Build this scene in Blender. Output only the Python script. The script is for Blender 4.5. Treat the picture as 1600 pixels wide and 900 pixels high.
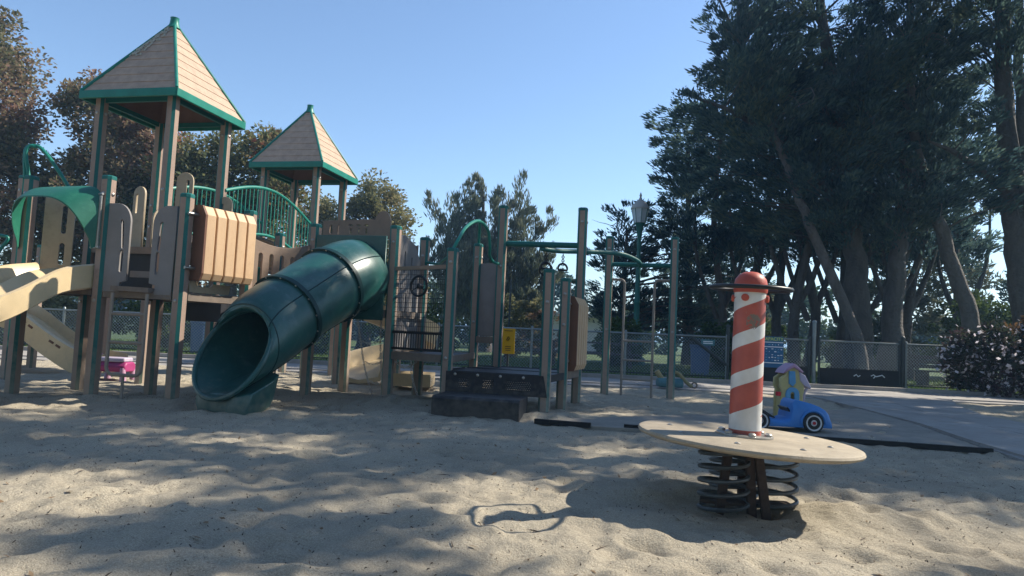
import bpy, bmesh, math, random
import numpy as np
from mathutils import Vector, Matrix, noise as mnoise

random.seed(7); RNG = np.random.default_rng(7)
for o in list(bpy.data.objects): bpy.data.objects.remove(o)
SC = bpy.context.scene
COL = SC.collection
R = math.radians
PI = math.pi

# ------------------------------------------------------------------ camera
cam_d = bpy.data.cameras.new('camera'); cam = bpy.data.objects.new('camera', cam_d); COL.objects.link(cam)
cam_d.sensor_width = 36; cam_d.lens = 36 * 1067 / 1600; cam_d.clip_start = .05; cam_d.clip_end = 2000
PITCH = math.atan(72 / 1067); ROLL = R(2.7)
cam.matrix_world = (Matrix.Translation((0, 0, .9)) @ Matrix.Rotation(PI / 2 + PITCH, 4, 'X') @ Matrix.Rotation(ROLL, 4, 'Z'))
SC.camera = cam

# ------------------------------------------------------------------ sky, sun, exposure
SUN_EL = R(41); SUN_AZ = R(21)            # azimuth measured from +X towards +Y (right, a little behind the play area)
sun_dir = Vector((math.cos(SUN_EL) * math.cos(SUN_AZ), math.cos(SUN_EL) * math.sin(SUN_AZ), math.sin(SUN_EL)))
w = bpy.data.worlds.new('World'); SC.world = w; w.use_nodes = True
nt = w.node_tree; bg = nt.nodes['Background']
sky = nt.nodes.new('ShaderNodeTexSky'); sky.sky_type = 'NISHITA'; sky.sun_disc = False
sky.sun_elevation = SUN_EL; sky.sun_rotation = PI / 2 - SUN_AZ
sky.air_density = 1.0; sky.dust_density = .15; sky.ozone_density = 3.0
nt.links.new(sky.outputs[0], bg.inputs[0]); bg.inputs[1].default_value = .118
sd = bpy.data.lights.new('sun', 'SUN'); sd.energy = 5.0; sd.angle = R(.53); sd.color = (1, .93, .80)
so = bpy.data.objects.new('sun', sd); COL.objects.link(so)
so.rotation_euler = (-sun_dir).to_track_quat('-Z', 'Y').to_euler(); so.location = (20, 8, 20)
SC.view_settings.view_transform = 'Standard'; SC.view_settings.look = 'None'
SC.view_settings.exposure = 0.80; SC.view_settings.gamma = 1
SC.render.resolution_x = 1024; SC.render.resolution_y = 576

# ------------------------------------------------------------------ materials
MATS = {}
def mat(name, base, rough=.6, var=.18, scale=6., bump=0., bscale=60., spec=.3, dirt=None, metal=0., streak=0.):
    """surface whose colour wanders a little with two noises, plus fine relief"""
    m = bpy.data.materials.new(name); m.use_nodes = True; n = m.node_tree.nodes; l = m.node_tree.links
    p = n['Principled BSDF']; p.inputs['Roughness'].default_value = rough; p.inputs['Metallic'].default_value = metal
    p.inputs['Specular IOR Level'].default_value = spec
    g = n.new('ShaderNodeNewGeometry')
    t = n.new('ShaderNodeTexNoise'); t.inputs['Scale'].default_value = scale; t.inputs['Detail'].default_value = 6; t.inputs['Roughness'].default_value = .65
    if streak:
        mp = n.new('ShaderNodeMapping'); mp.inputs['Scale'].default_value = (1, 1, streak); l.new(g.outputs['Position'], mp.inputs[0]); l.new(mp.outputs[0], t.inputs['Vector'])
    else: l.new(g.outputs['Position'], t.inputs['Vector'])
    r = n.new('ShaderNodeValToRGB'); e = r.color_ramp.elements
    e[0].position = .3; e[1].position = .7
    e[0].color = (*[c * (1 - var) for c in base], 1); e[1].color = (*[min(1, c * (1 + var)) for c in base], 1)
    l.new(t.outputs[0], r.inputs[0]); out = r.outputs[0]
    if dirt:
        t2 = n.new('ShaderNodeTexNoise'); t2.inputs['Scale'].default_value = scale * 3.1; t2.inputs['Detail'].default_value = 8; t2.inputs['Roughness'].default_value = .75
        l.new(g.outputs['Position'], t2.inputs['Vector'])
        r2 = n.new('ShaderNodeValToRGB'); r2.color_ramp.elements[0].position = .52; r2.color_ramp.elements[1].position = .72
        l.new(t2.outputs[0], r2.inputs[0])
        mx = n.new('ShaderNodeMix'); mx.data_type = 'RGBA'; l.new(r2.outputs[0], mx.inputs[0]); l.new(out, mx.inputs[6]); mx.inputs[7].default_value = (*dirt, 1)
        out = mx.outputs[2]
    l.new(out, p.inputs['Base Color'])
    ro = n.new('ShaderNodeMapRange'); ro.inputs['To Min'].default_value = max(.05, rough - .12); ro.inputs['To Max'].default_value = min(1, rough + .12)
    l.new(t.outputs[0], ro.inputs[0]); l.new(ro.outputs[0], p.inputs['Roughness'])
    if bump:
        tb = n.new('ShaderNodeTexNoise'); tb.inputs['Scale'].default_value = bscale; tb.inputs['Detail'].default_value = 4
        l.new(g.outputs['Position'], tb.inputs['Vector'])
        b = n.new('ShaderNodeBump'); b.inputs['Strength'].default_value = bump; b.inputs['Distance'].default_value = .06 if name.startswith('bark') else .01
        l.new(tb.outputs[0], b.inputs['Height']); l.new(b.outputs[0], p.inputs['Normal'])
    MATS[name] = m; return m

mat('post_brown', (.31, .222, .175), .6, .18, 5, .15, 120, dirt=(.25, .175, .135), streak=.15)
mat('teal', (.010, .115, .105), .45, .15, 7, .05)
mat('teal_bright', (.013, .185, .14), .42, .15, 5, .04, dirt=(.035, .16, .13))
mat('tan_panel', (.43, .345, .24), .55, .10, 4, .06, 90, dirt=(.34, .27, .19))
mat('brown_panel', (.26, .185, .135), .6, .12, 4, .08, 90, dirt=(.2, .15, .115))
mat('grey_panel', (.22, .2, .19), .6, .1, 5, .05)
mat('slide_tan', (.60, .46, .27), .32, .10, 3, .03, dirt=(.48, .38, .25), spec=.5)
mat('tube_green', (.010, .070, .062), .36, .25, 3, .04, 40, spec=.6, dirt=(.05, .11, .105))
mat('tube_dark', (.004, .03, .03), .45, .2, 6, .03)
mat('deck_dark', (.022, .022, .026), .55, .25, 9, .15, 90)
mat('deck_edge', (.19, .15, .12), .7, .2, 8, .2, 60)
mat('orange_slat', (.58, .385, .225), .5, .10, 5, .05, dirt=(.52, .33, .19), streak=.2)
mat('slat_side', (.16, .075, .045), .6, .12, 6)
mat('roof_board', (.44, .315, .232), .8, .18, 9, .5, 150, dirt=(.42, .31, .235))
mat('roof_under', (.17, .10, .075), .75, .15, 6, .1)
mat('lichen', (.45, .43, .36), .95, .3, 40, .6, 150, dirt=(.12, .09, .07))
mat('steel', (.36, .34, .31), .38, .15, 20, metal=.8)
mat('tube_taupe', (.27, .23, .19), .5, .12, 9)
mat('chain', (.55, .54, .52), .35, .15, 40, metal=.7)
mat('black_plastic', (.016, .016, .018), .4, .2, 20)
mat('disc_tan', (.33, .275, .20), .65, .18, 7, .2, 120, dirt=(.24, .195, .14))
mat('red_paint', (.42, .075, .045), .5, .14, 12, .08, 90, dirt=(.36, .08, .06))
mat('spring_steel', (.05, .06, .065), .42, .3, 30, .2, 120, dirt=(.11, .07, .045), spec=.5)
mat('rust', (.055, .036, .028), .8, .35, 30, .4, 90)
mat('car_blue', (.03, .19, .52), .42, .12, 6, .02, spec=.5)
mat('toy_yellow', (.50, .43, .19), .5, .12, 6, dirt=(.42, .37, .21))
mat('toy_pink', (.42, .25, .36), .5, .1, 8)
mat('toy_magenta', (.33, .04, .15), .4, .1, 8)
mat('toy_teal', (.07, .17, .19), .45, .1, 8)
mat('toy_lightblue', (.10, .30, .52), .5, .1, 8)
mat('toy_lilac', (.46, .40, .50), .5, .12, 8)
mat('toy_red', (.5, .02, .03), .4, .1, 8)
mat('toy_white', (.62, .6, .6), .45, .08, 8)
mat('sign_yellow', (.62, .37, .01), .5, .06, 6)
mat('sign_ink', (.03, .025, .02), .6, .1, 6)
mat('sign_blue', (.02, .11, .24), .45, .08, 6)
mat('sign_teal', (.05, .16, .19), .5, .08, 6)
mat('sign_lime', (.55, .62, .12), .5, .05, 6)
mat('sign_white', (.7, .74, .76), .5, .05, 6)
mat('fence_steel', (.22, .25, .25), .45, .12, 20, metal=.5)
mat('fence_dark', (.04, .05, .05), .5, .15, 20)
mat('kick_board', (.014, .015, .018), .6, .2, 8)
mat('lamp_green', (.015, .12, .10), .45, .12, 10)
mat('lamp_glass', (.5, .55, .6), .25, .06, 10)
mat('bark', (.085, .072, .062), .9, .35, 5, 1., 14, streak=.25)
mat('bark_pale', (.13, .112, .10), .9, .3, 5, 1., 14, streak=.25)
mat('bench_wood', (.085, .07, .06), .7, .2, 10)
mat('wall_white', (.6, .58, .55), .8, .06, 3)
mat('roof_grey', (.4, .38, .36), .8, .08, 3)
mat('glass_dark', (.03, .05, .07), .15, .1, 3)
mat('concrete', (.31, .285, .26), .88, .22, 1.1, .3, 120, dirt=(.22, .20, .175))
mat('mat_rubber', (.25, .225, .19), .9, .2, 3, .3, 100, dirt=(.32, .285, .23))
mat('edging', (.012, .012, .013), .7, .2, 10)
mat('twig', (.06, .042, .03), .9, .4, 30)
mat('bark_tan', (.28, .24, .12), .6, .12, 6)
mat('blue_bin', (.07, .12, .22), .5, .1, 5)
mat('hood_green', (.011, .125, .08), .5, .12, 4, .04, dirt=(.03, .18, .11), spec=.5)

def dust(name, z0=.02, z1=.55, col=(.36, .31, .24), amt=.75):
    m = MATS[name]; n = m.node_tree.nodes; l = m.node_tree.links; p = n['Principled BSDF']; src = p.inputs['Base Color'].links[0].from_socket
    g = n.new('ShaderNodeNewGeometry'); sx = n.new('ShaderNodeSeparateXYZ'); l.new(g.outputs['Position'], sx.inputs[0])
    t = n.new('ShaderNodeTexNoise'); t.inputs['Scale'].default_value = 14; t.inputs['Detail'].default_value = 6; l.new(g.outputs['Position'], t.inputs['Vector'])
    a = n.new('ShaderNodeMath'); a.operation = 'MULTIPLY_ADD'; a.inputs[1].default_value = -.9; l.new(t.outputs[0], a.inputs[0]); l.new(sx.outputs[2], a.inputs[2])
    r = n.new('ShaderNodeMapRange'); r.inputs['From Min'].default_value = z0 - .45; r.inputs['From Max'].default_value = z1 - .45; r.inputs['To Min'].default_value = amt; r.inputs['To Max'].default_value = 0; l.new(a.outputs[0], r.inputs[0])
    mx = n.new('ShaderNodeMix'); mx.data_type = 'RGBA'; l.new(r.outputs[0], mx.inputs[0]); l.new(src, mx.inputs[6]); mx.inputs[7].default_value = (*col, 1); l.new(mx.outputs[2], p.inputs['Base Color'])
dust('post_brown', amt=.5); dust('teal', amt=.5); dust('tube_green', 0., .25, amt=.18); dust('deck_dark', 0, .35, (.2, .175, .14), .35)

def sand_mat():
    m = bpy.data.materials.new('sand'); m.use_nodes = True; n = m.node_tree.nodes; l = m.node_tree.links
    p = n['Principled BSDF']; p.inputs['Roughness'].default_value = .95; p.inputs['Specular IOR Level'].default_value = .1
    g = n.new('ShaderNodeNewGeometry')
    def noi(s, d=5, ro=.6):
        t = n.new('ShaderNodeTexNoise'); t.inputs['Scale'].default_value = s; t.inputs['Detail'].default_value = d; t.inputs['Roughness'].default_value = ro
        l.new(g.outputs['Position'], t.inputs['Vector']); return t
    def ramp(src, p0, c0, p1, c1):
        r = n.new('ShaderNodeValToRGB'); r.color_ramp.elements[0].position = p0; r.color_ramp.elements[1].position = p1
        r.color_ramp.elements[0].color = (*c0, 1); r.color_ramp.elements[1].color = (*c1, 1); l.new(src, r.inputs[0]); return r.outputs[0]
    def mix(f, a, b, mode='MIX'):
        x = n.new('ShaderNodeMix'); x.data_type = 'RGBA'; x.blend_type = mode
        if isinstance(f, float): x.inputs[0].default_value = f
        else: l.new(f, x.inputs[0])
        l.new(a, x.inputs[6])
        if isinstance(b, tuple): x.inputs[7].default_value = (*b, 1)
        else: l.new(b, x.inputs[7])
        return x.outputs[2]
    big = ramp(noi(1.1, 6).outputs[0], .35, (.40, .35, .27), .65, (.50, .44, .34))
    grain = ramp(noi(150, 4, .85).outputs[0], .32, (.55, .53, .5), .68, (1.25, 1.25, 1.25))
    c = mix(1., big, grain, 'MULTIPLY')
    speck = ramp(noi(75, 2, .5).outputs[0], .63, (0, 0, 0), .68, (1, 1, 1))
    patch = ramp(noi(2.2, 4).outputs[0], .45, (0, 0, 0), .62, (1, 1, 1))
    sp = n.new('ShaderNodeMath'); sp.operation = 'MULTIPLY'; l.new(speck, sp.inputs[0]); l.new(patch, sp.inputs[1])
    c = mix(sp.outputs[0], c, (.13, .095, .065))
    l.new(c, p.inputs['Base Color'])
    b = n.new('ShaderNodeBump'); b.inputs['Strength'].default_value = .8; b.inputs['Distance'].default_value = .014
    l.new(noi(120, 4, .75).outputs[0], b.inputs['Height'])
    b2 = n.new('ShaderNodeBump'); b2.inputs['Strength'].default_value = .5; b2.inputs['Distance'].default_value = .05
    l.new(noi(22, 5, .6).outputs[0], b2.inputs['Height']); l.new(b2.outputs[0], b.inputs['Normal'])
    l.new(b.outputs[0], p.inputs['Normal']); MATS['sand'] = m
sand_mat()

def leaf_mat(name, cols, trans=.3):
    """each leaf takes a colour of its own from the ramp"""
    m = bpy.data.materials.new(name); m.use_nodes = True; n = m.node_tree.nodes; l = m.node_tree.links
    n.remove(n['Principled BSDF']); out = n['Material Output']
    g = n.new('ShaderNodeNewGeometry'); t = n.new('ShaderNodeTexNoise'); t.inputs['Scale'].default_value = .55; t.inputs['Detail'].default_value = 4
    l.new(g.outputs['Position'], t.inputs['Vector'])
    a = n.new('ShaderNodeMath'); a.operation = 'MULTIPLY_ADD'; a.inputs[1].default_value = .5; l.new(g.outputs['Random Per Island'], a.inputs[0])
    a2 = n.new('ShaderNodeMath'); a2.operation = 'MULTIPLY_ADD'; a2.inputs[1].default_value = 1.6; a2.inputs[2].default_value = -.55; l.new(t.outputs[0], a2.inputs[0]); l.new(a2.outputs[0], a.inputs[2])
    r = n.new('ShaderNodeValToRGB'); e = r.color_ramp.elements
    while len(e) < len(cols): e.new(.5)
    for i, c in enumerate(cols): e[i].position = i / (len(cols) - 1); e[i].color = (*c, 1)
    l.new(a.outputs[0], r.inputs[0])
    d = n.new('ShaderNodeBsdfDiffuse'); tr = n.new('ShaderNodeBsdfTranslucent'); mx = n.new('ShaderNodeMixShader'); mx.inputs[0].default_value = trans
    l.new(r.outputs[0], d.inputs[0]); l.new(r.outputs[0], tr.inputs[0]); l.new(d.outputs[0], mx.inputs[1]); l.new(tr.outputs[0], mx.inputs[2])
    l.new(mx.outputs[0], out.inputs[0]); MATS[name] = m
leaf_mat('leaf_cypress', [(.02, .045, .055), (.045, .085, .09), (.09, .14, .115), (.18, .205, .12)], .45)
leaf_mat('leaf_cypress_light', [(.06, .08, .06), (.12, .14, .095), (.19, .20, .13), (.27, .25, .17)], .35)
leaf_mat('leaf_russet', [(.06, .075, .045), (.15, .15, .08), (.24, .19, .115), (.28, .175, .125), (.23, .13, .11)], .4)
leaf_mat('leaf_olive', [(.07, .085, .045), (.16, .165, .08), (.26, .24, .12), (.33, .27, .15)], .4)
leaf_mat('leaf_redflower', [(.04, .065, .04), (.10, .125, .07), (.18, .19, .09), (.22, .18, .09), (.42, .09, .06)], .4)
leaf_mat('leaf_bush', [(.02, .045, .018), (.05, .085, .025), (.09, .13, .035), (.16, .19, .06)])
leaf_mat('leaf_purple', [(.02, .035, .022), (.05, .06, .038), (.09, .055, .06), (.15, .09, .10)])
leaf_mat('leaf_rust', [(.07, .06, .03), (.17, .10, .045), (.26, .13, .05)])
leaf_mat('petal', [(.6, .54, .6), (.75, .7, .74), (.8, .78, .8)], .4)
leaf_mat('leaf_dry', [(.16, .10, .06), (.27, .19, .12), (.35, .28, .2)])

def grass_mat():
    m = bpy.data.materials.new('lawn'); m.use_nodes = True; n = m.node_tree.nodes; l = m.node_tree.links
    p = n['Principled BSDF']; p.inputs['Roughness'].default_value = .9
    g = n.new('ShaderNodeNewGeometry'); t = n.new('ShaderNodeTexNoise'); t.inputs['Scale'].default_value = .9; t.inputs['Detail'].default_value = 8
    l.new(g.outputs['Position'], t.inputs['Vector'])
    r = n.new('ShaderNodeValToRGB'); e = r.color_ramp.elements; e[0].position = .3; e[1].position = .7
    e[0].color = (.032, .058, .016, 1); e[1].color = (.085, .135, .03, 1); l.new(t.outputs[0], r.inputs[0]); l.new(r.outputs[0], p.inputs['Base Color'])
    t2 = n.new('ShaderNodeTexNoise'); t2.inputs['Scale'].default_value = 25; t2.inputs['Detail'].default_value = 5; l.new(g.outputs['Position'], t2.inputs['Vector'])
    b = n.new('ShaderNodeBump'); b.inputs['Strength'].default_value = .8; b.inputs['Distance'].default_value = .08; l.new(t2.outputs[0], b.inputs['Height']); l.new(b.outputs[0], p.inputs['Normal'])
    MATS['lawn'] = m
grass_mat()
leaf_mat('blade', [(.05, .09, .02), (.1, .16, .035), (.17, .22, .06)], .35)

def stripe_mat():
    """white and red barber stripe wound round the pole, in the pole's own coordinates"""
    m = bpy.data.materials.new('barber_stripe'); m.use_nodes = True; n = m.node_tree.nodes; l = m.node_tree.links
    p = n['Principled BSDF']; p.inputs['Roughness'].default_value = .45
    tc = n.new('ShaderNodeTexCoord'); sx = n.new('ShaderNodeSeparateXYZ'); l.new(tc.outputs['Object'], sx.inputs[0])
    def mth(op, a, b=None, c=None):
        x = n.new('ShaderNodeMath'); x.operation = op
        for i, v in enumerate((a, b, c)):
            if v is None: continue
            if isinstance(v, (int, float)): x.inputs[i].default_value = v
            else: l.new(v, x.inputs[i])
        return x.outputs[0]
    ang = mth('DIVIDE', mth('ARCTAN2', sx.outputs[1], sx.outputs[0]), 2 * PI)
    ph = mth('FRACT', mth('ADD', mth('SUBTRACT', mth('DIVIDE', sx.outputs[2], .225), ang), 2.36))
    st = mth('LESS_THAN', ph, .36)
    lowwhite = mth('MULTIPLY', mth('LESS_THAN', sx.outputs[2], .115), mth('GREATER_THAN', sx.outputs[2], .035))
    topwhite = mth('GREATER_THAN', sx.outputs[2], .795)
    wh = mth('MAXIMUM', mth('MAXIMUM', mth('MULTIPLY', st, mth('GREATER_THAN', sx.outputs[2], .035)), lowwhite), topwhite)
    t = n.new('ShaderNodeTexNoise'); t.inputs['Scale'].default_value = 9; t.inputs['Detail'].default_value = 8; l.new(tc.outputs['Object'], t.inputs['Vector'])
    def rp(c0, c1, src=None, p0=.3, p1=.7):
        r = n.new('ShaderNodeValToRGB'); r.color_ramp.elements[0].position = p0; r.color_ramp.elements[1].position = p1
        r.color_ramp.elements[0].color = (*c0, 1); r.color_ramp.elements[1].color = (*c1, 1); l.new(src or t.outputs[0], r.inputs[0]); return r.outputs[0]
    red = rp((.28, .048, .032), (.42, .08, .05)); white = rp((.5, .48, .44), (.68, .67, .64))
    mx = n.new('ShaderNodeMix'); mx.data_type = 'RGBA'; l.new(wh, mx.inputs[0]); l.new(red, mx.inputs[6]); l.new(white, mx.inputs[7])
    # scuffed scribble of worn paint on the side that faces the sand
    dv = n.new('ShaderNodeVectorMath'); dv.operation = 'DISTANCE'; l.new(tc.outputs['Object'], dv.inputs[0]); dv.inputs[1].default_value = (-.005, -.085, .655)
    t3 = n.new('ShaderNodeTexNoise'); t3.inputs['Scale'].default_value = 55; t3.inputs['Detail'].default_value = 3; l.new(tc.outputs['Object'], t3.inputs['Vector'])
    scr = mth('MULTIPLY', mth('LESS_THAN', mth('ADD', dv.outputs['Value'], mth('MULTIPLY', t3.outputs[0], .05)), .068), mth('GREATER_THAN', t3.outputs[0], .43))
    m2 = n.new('ShaderNodeMix'); m2.data_type = 'RGBA'; l.new(scr, m2.inputs[0]); l.new(mx.outputs[2], m2.inputs[6]); m2.inputs[7].default_value = (.16, .12, .09, 1)
    t4 = n.new('ShaderNodeTexNoise'); t4.inputs['Scale'].default_value = 30; t4.inputs['Detail'].default_value = 9; t4.inputs['Roughness'].default_value = .8; l.new(tc.outputs['Object'], t4.inputs['Vector'])
    chip = rp((0, 0, 0), (1, 1, 1), t4.outputs[0], .66, .7)
    m3 = n.new('ShaderNodeMix'); m3.data_type = 'RGBA'; l.new(chip, m3.inputs[0]); l.new(m2.outputs[2], m3.inputs[6]); m3.inputs[7].default_value = (.3, .2, .16, 1)
    l.new(m3.outputs[2], p.inputs['Base Color']); MATS['barber_stripe'] = m
stripe_mat()

# ------------------------------------------------------------------ mesh helpers
class MB:
    """collects shapes into one mesh"""
    def __init__(s): s.v = []; s.f = []; s.m = []; s.k = 0
    def add(s, vs, fs):
        b = len(s.v); s.v += [tuple(p) for p in vs]; s.f += [tuple(i + b for i in f) for f in fs]; s.m += [s.k] * len(fs); return s
    def box(s, c, size, ex=(1, 0, 0), ey=(0, 1, 0), ez=(0, 0, 1)):
        c = Vector(c); ex, ey, ez = (Vector(e) * (d / 2) for e, d in zip((ex, ey, ez), size))
        vs = [c + i * ex + j * ey + k * ez for k in (-1, 1) for j in (-1, 1) for i in (-1, 1)]
        return s.add(vs, [(0, 2, 3, 1), (4, 5, 7, 6), (0, 1, 5, 4), (2, 6, 7, 3), (0, 4, 6, 2), (1, 3, 7, 5)])
    def bar(s, p, q, wd, ht):
        """a box along p-q, wd across, ht high"""
        p, q = Vector(p), Vector(q); d = (q - p); L = d.length; ex = d / L
        up = Vector((0, 0, 1)) if abs(ex.z) < .95 else Vector((0, 1, 0))
        ey = up.cross(ex).normalized(); ez = ex.cross(ey)
        return s.box((p + q) / 2, (L, wd, ht), ex, ey, ez)
    def tube(s, pts, r, n=8, closed=False, cap=True):
        pts = [Vector(p) for p in pts]; N = len(pts); rs = r if hasattr(r, '__len__') else [r] * N
        ref = None; rings = []
        for i, p in enumerate(pts):
            a = pts[(i - 1) % N] if (closed or i > 0) else p; b = pts[(i + 1) % N] if (closed or i < N - 1) else p
            t = (b - a)
            t = t.normalized() if t.length > 1e-9 else Vector((0, 0, 1))
            if ref is None: ref = Vector((0, 0, 1)) if abs(t.z) < .9 else Vector((1, 0, 0))
            u = ref - t * ref.dot(t)
            if u.length < 1e-6: u = Vector((1, 0, 0)) - t * t.x
            u.normalize(); ref = u; v2 = t.cross(u)
            rings.append([p + (u * math.cos(2 * PI * k / n) + v2 * math.sin(2 * PI * k / n)) * rs[i] for k in range(n)])
        return s.loft(rings, closed, cap)
    def loft(s, rings, closed=False, cap=True, ring_closed=True):
        n = len(rings[0]); vs = [p for rg in rings for p in rg]; fs = []; N = len(rings)
        for i in range(N if closed else N - 1):
            a = i * n; b = ((i + 1) % N) * n
            for k in range(n if ring_closed else n - 1): k2 = (k + 1) % n; fs.append((a + k, a + k2, b + k2, b + k))
        if cap and not closed and ring_closed: fs.append(tuple(range(n))[::-1]); fs.append(tuple((N - 1) * n + k for k in range(n)))
        return s.add(vs, fs)
    def lathe(s, prof, n=20, o=(0, 0, 0), ax=None):
        """prof: (radius, height) pairs; ax: 3x3 basis"""
        B = ax or Matrix.Identity(3); o = Vector(o)
        rings = [[o + B @ Vector((r * math.cos(2 * PI * k / n), r * math.sin(2 * PI * k / n), z)) for k in range(n)] for r, z in prof]
        return s.loft(rings)
    def torus(s, c, Rr, r, ax=None, n=24, m=8):
        B = ax or Matrix.Identity(3); c = Vector(c)
        return s.tube([c + B @ Vector((Rr * math.cos(2 * PI * k / n), Rr * math.sin(2 * PI * k / n), 0)) for k in range(n)], r, m, True)
    def mesh(s, name, mats, origin=(0, 0, 0), smooth=False):
        me = bpy.data.meshes.new(name); o = Vector(origin)
        me.from_pydata([tuple(Vector(p) - o) for p in s.v], [], s.f)
        for x in (mats if isinstance(mats, (list, tuple)) else [mats]): me.materials.append(MATS[x])
        if any(s.m): me.polygons.foreach_set('material_index', s.m)
        bm = bmesh.new(); bm.from_mesh(me); bmesh.ops.recalc_face_normals(bm, faces=bm.faces); bm.to_mesh(me); bm.free()
        if smooth:
            me.polygons.foreach_set('use_smooth', [True] * len(me.polygons)); me.set_sharp_from_angle(angle=R(40))
        me.update(); return me
    def build(s, name, mats, parent=None, smooth=False, bevel=0, kind=None):
        org = abs_loc(parent) if parent else (0, 0, 0)
        o = bpy.data.objects.new(name, s.mesh(name, mats, org, smooth)); COL.objects.link(o)
        if parent: o.parent = parent
        if bevel:
            b = o.modifiers.new('bevel', 'BEVEL'); b.width = bevel; b.segments = 2; b.limit_method = 'ANGLE'; b.angle_limit = R(50)
        if kind: o['kind'] = kind
        return o
def abs_loc(o):
    L = Vector((0, 0, 0))
    while o: L += o.location; o = o.parent
    return L
def put(name, me, parent, loc=None, rotz=None):
    """another object on shared mesh data (mesh already in the parent's coordinates, or placed by loc / rotz)"""
    o = bpy.data.objects.new(name, me); COL.objects.link(o); o.parent = parent
    if loc is not None: o.location = Vector(loc) - abs_loc(parent)
    if rotz is not None: o.rotation_euler.z = rotz
    return o
def thing(name, label, cat, loc=(0, 0, 0), group=None):
    o = bpy.data.objects.new(name, None); COL.objects.link(o); o.location = loc; o.empty_display_size = .2
    return tag(o, label, cat, group)
def tag(o, label, cat, group=None):
    o['label'] = label; o['category'] = cat
    if group: o['group'] = group
    return o
def struct(o, kind='structure'): o['kind'] = kind; return o

def slot(cx, cy, wd, ht, n=6):
    """upright capsule outline"""
    r = wd / 2; pts = []
    for k in range(n + 1): a = PI * k / n; pts.append((cx + r * math.cos(a), cy + ht / 2 - r + r * math.sin(a)))
    for k in range(n + 1): a = PI + PI * k / n; pts.append((cx + r * math.cos(a), cy - ht / 2 + r + r * math.sin(a)))
    return pts
def ngon(cx, cy, r, n=6): return [(cx + r * math.cos(2 * PI * k / n), cy + r * math.sin(2 * PI * k / n)) for k in range(n)]
def plate(name, mats, parent, P, ex, outline, holes=(), th=.02, bev=.004, up=(0, 0, 1)):
    """flat board cut to an outline with holes; outline in metres along ex and up from P"""
    cu = bpy.data.curves.new('cut', 'CURVE'); cu.dimensions = '2D'; cu.fill_mode = 'BOTH'; cu.extrude = th / 2 - bev; cu.bevel_depth = bev; cu.bevel_resolution = 1
    for pts in [outline, *holes]:
        sp = cu.splines.new('POLY'); sp.points.add(len(pts) - 1); sp.use_cyclic_u = True
        for q, (a, b) in zip(sp.points, pts): q.co = (a, b, 0, 1)
    t = bpy.data.objects.new('cut', cu); COL.objects.link(t)
    dg = bpy.context.evaluated_depsgraph_get(); me = bpy.data.meshes.new_from_object(t.evaluated_get(dg)); me.name = name
    bpy.data.objects.remove(t); bpy.data.curves.remove(cu)
    ex = Vector(ex).normalized(); up = Vector(up); nn = ex.cross(up)
    B = Matrix((ex, up, nn)).transposed().to_4x4()
    me.transform(Matrix.Translation(Vector(P) - abs_loc(parent)) @ B)
    me.materials.clear(); me.materials.append(MATS[mats])
    o = bpy.data.objects.new(name, me); COL.objects.link(o); o.parent = parent; return o

def arc(c, r, a0, a1, n, ex, ey):
    c, ex, ey = Vector(c), Vector(ex), Vector(ey)
    return [c + ex * (r * math.cos(a0 + (a1 - a0) * k / n)) + ey * (r * math.sin(a0 + (a1 - a0) * k / n)) for k in range(n + 1)]
def smooth_path(pts, per=6):
    """Catmull-Rom through the points"""
    P = [Vector(p) for p in pts]; P = [P[0] * 2 - P[1]] + P + [P[-1] * 2 - P[-2]]; out = []
    for i in range(1, len(P) - 2):
        for k in range(per):
            t = k / per; a, b, c, d = P[i - 1:i + 3]
            out.append(.5 * (2 * b + (c - a) * t + (2 * a - 5 * b + 4 * c - d) * t * t + (3 * b - a - 3 * c + d) * t ** 3))
    out.append(P[-2]); return out

# ------------------------------------------------------------------ ground
def fft_noise(ny, nx, cell, wl, seed, slope=2.0):
    """smooth random field with features of about wl metres"""
    rg = np.random.default_rng(seed); f = np.fft.rfft2(rg.standard_normal((ny, nx)))
    ky = np.fft.fftfreq(ny, cell)[:, None]; kx = np.fft.rfftfreq(nx, cell)[None, :]; k = np.hypot(kx, ky)
    k0 = 1 / wl; f *= np.where(k > 0, np.exp(-(k / k0) ** 2) * (k / k0), 0)
    z = np.fft.irfft2(f, (ny, nx)); return z / z.std()
CELL = .025; HX0, HX1, HY0, HY1 = -17., 13.5, -7., 14.2
nx, ny = int((HX1 - HX0) / CELL), int((HY1 - HY0) / CELL)
HM = .0035 * fft_noise(ny, nx, CELL, .9, 1) + .005 * fft_noise(ny, nx, CELL, .42, 2) + .0035 * fft_noise(ny, nx, CELL, .2, 3) - .011 * np.abs(fft_noise(ny, nx, CELL, .30, 6)) - .006 * np.abs(fft_noise(ny, nx, CELL, .13, 7)) + .003 * fft_noise(ny, nx, CELL, .09, 5) + .009 * fft_noise(ny, nx, CELL, 2.6, 4)
HX = HX0 + CELL * np.arange(nx)[None, :]; HY = HY0 + CELL * np.arange(ny)[:, None]
def stamp(x, y, r, fn):
    i0, i1 = int((x - r - HX0) / CELL), int((x + r - HX0) / CELL) + 1; j0, j1 = int((y - r - HY0) / CELL), int((y + r - HY0) / CELL) + 1
    i0, j0 = max(i0, 0), max(j0, 0); i1, j1 = min(i1, nx), min(j1, ny)
    if i1 <= i0 or j1 <= j0: return
    HM[j0:j1, i0:i1] += fn(HX[:, i0:i1] - x, HY[j0:j1] - y)
rg = np.random.default_rng(11)
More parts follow.
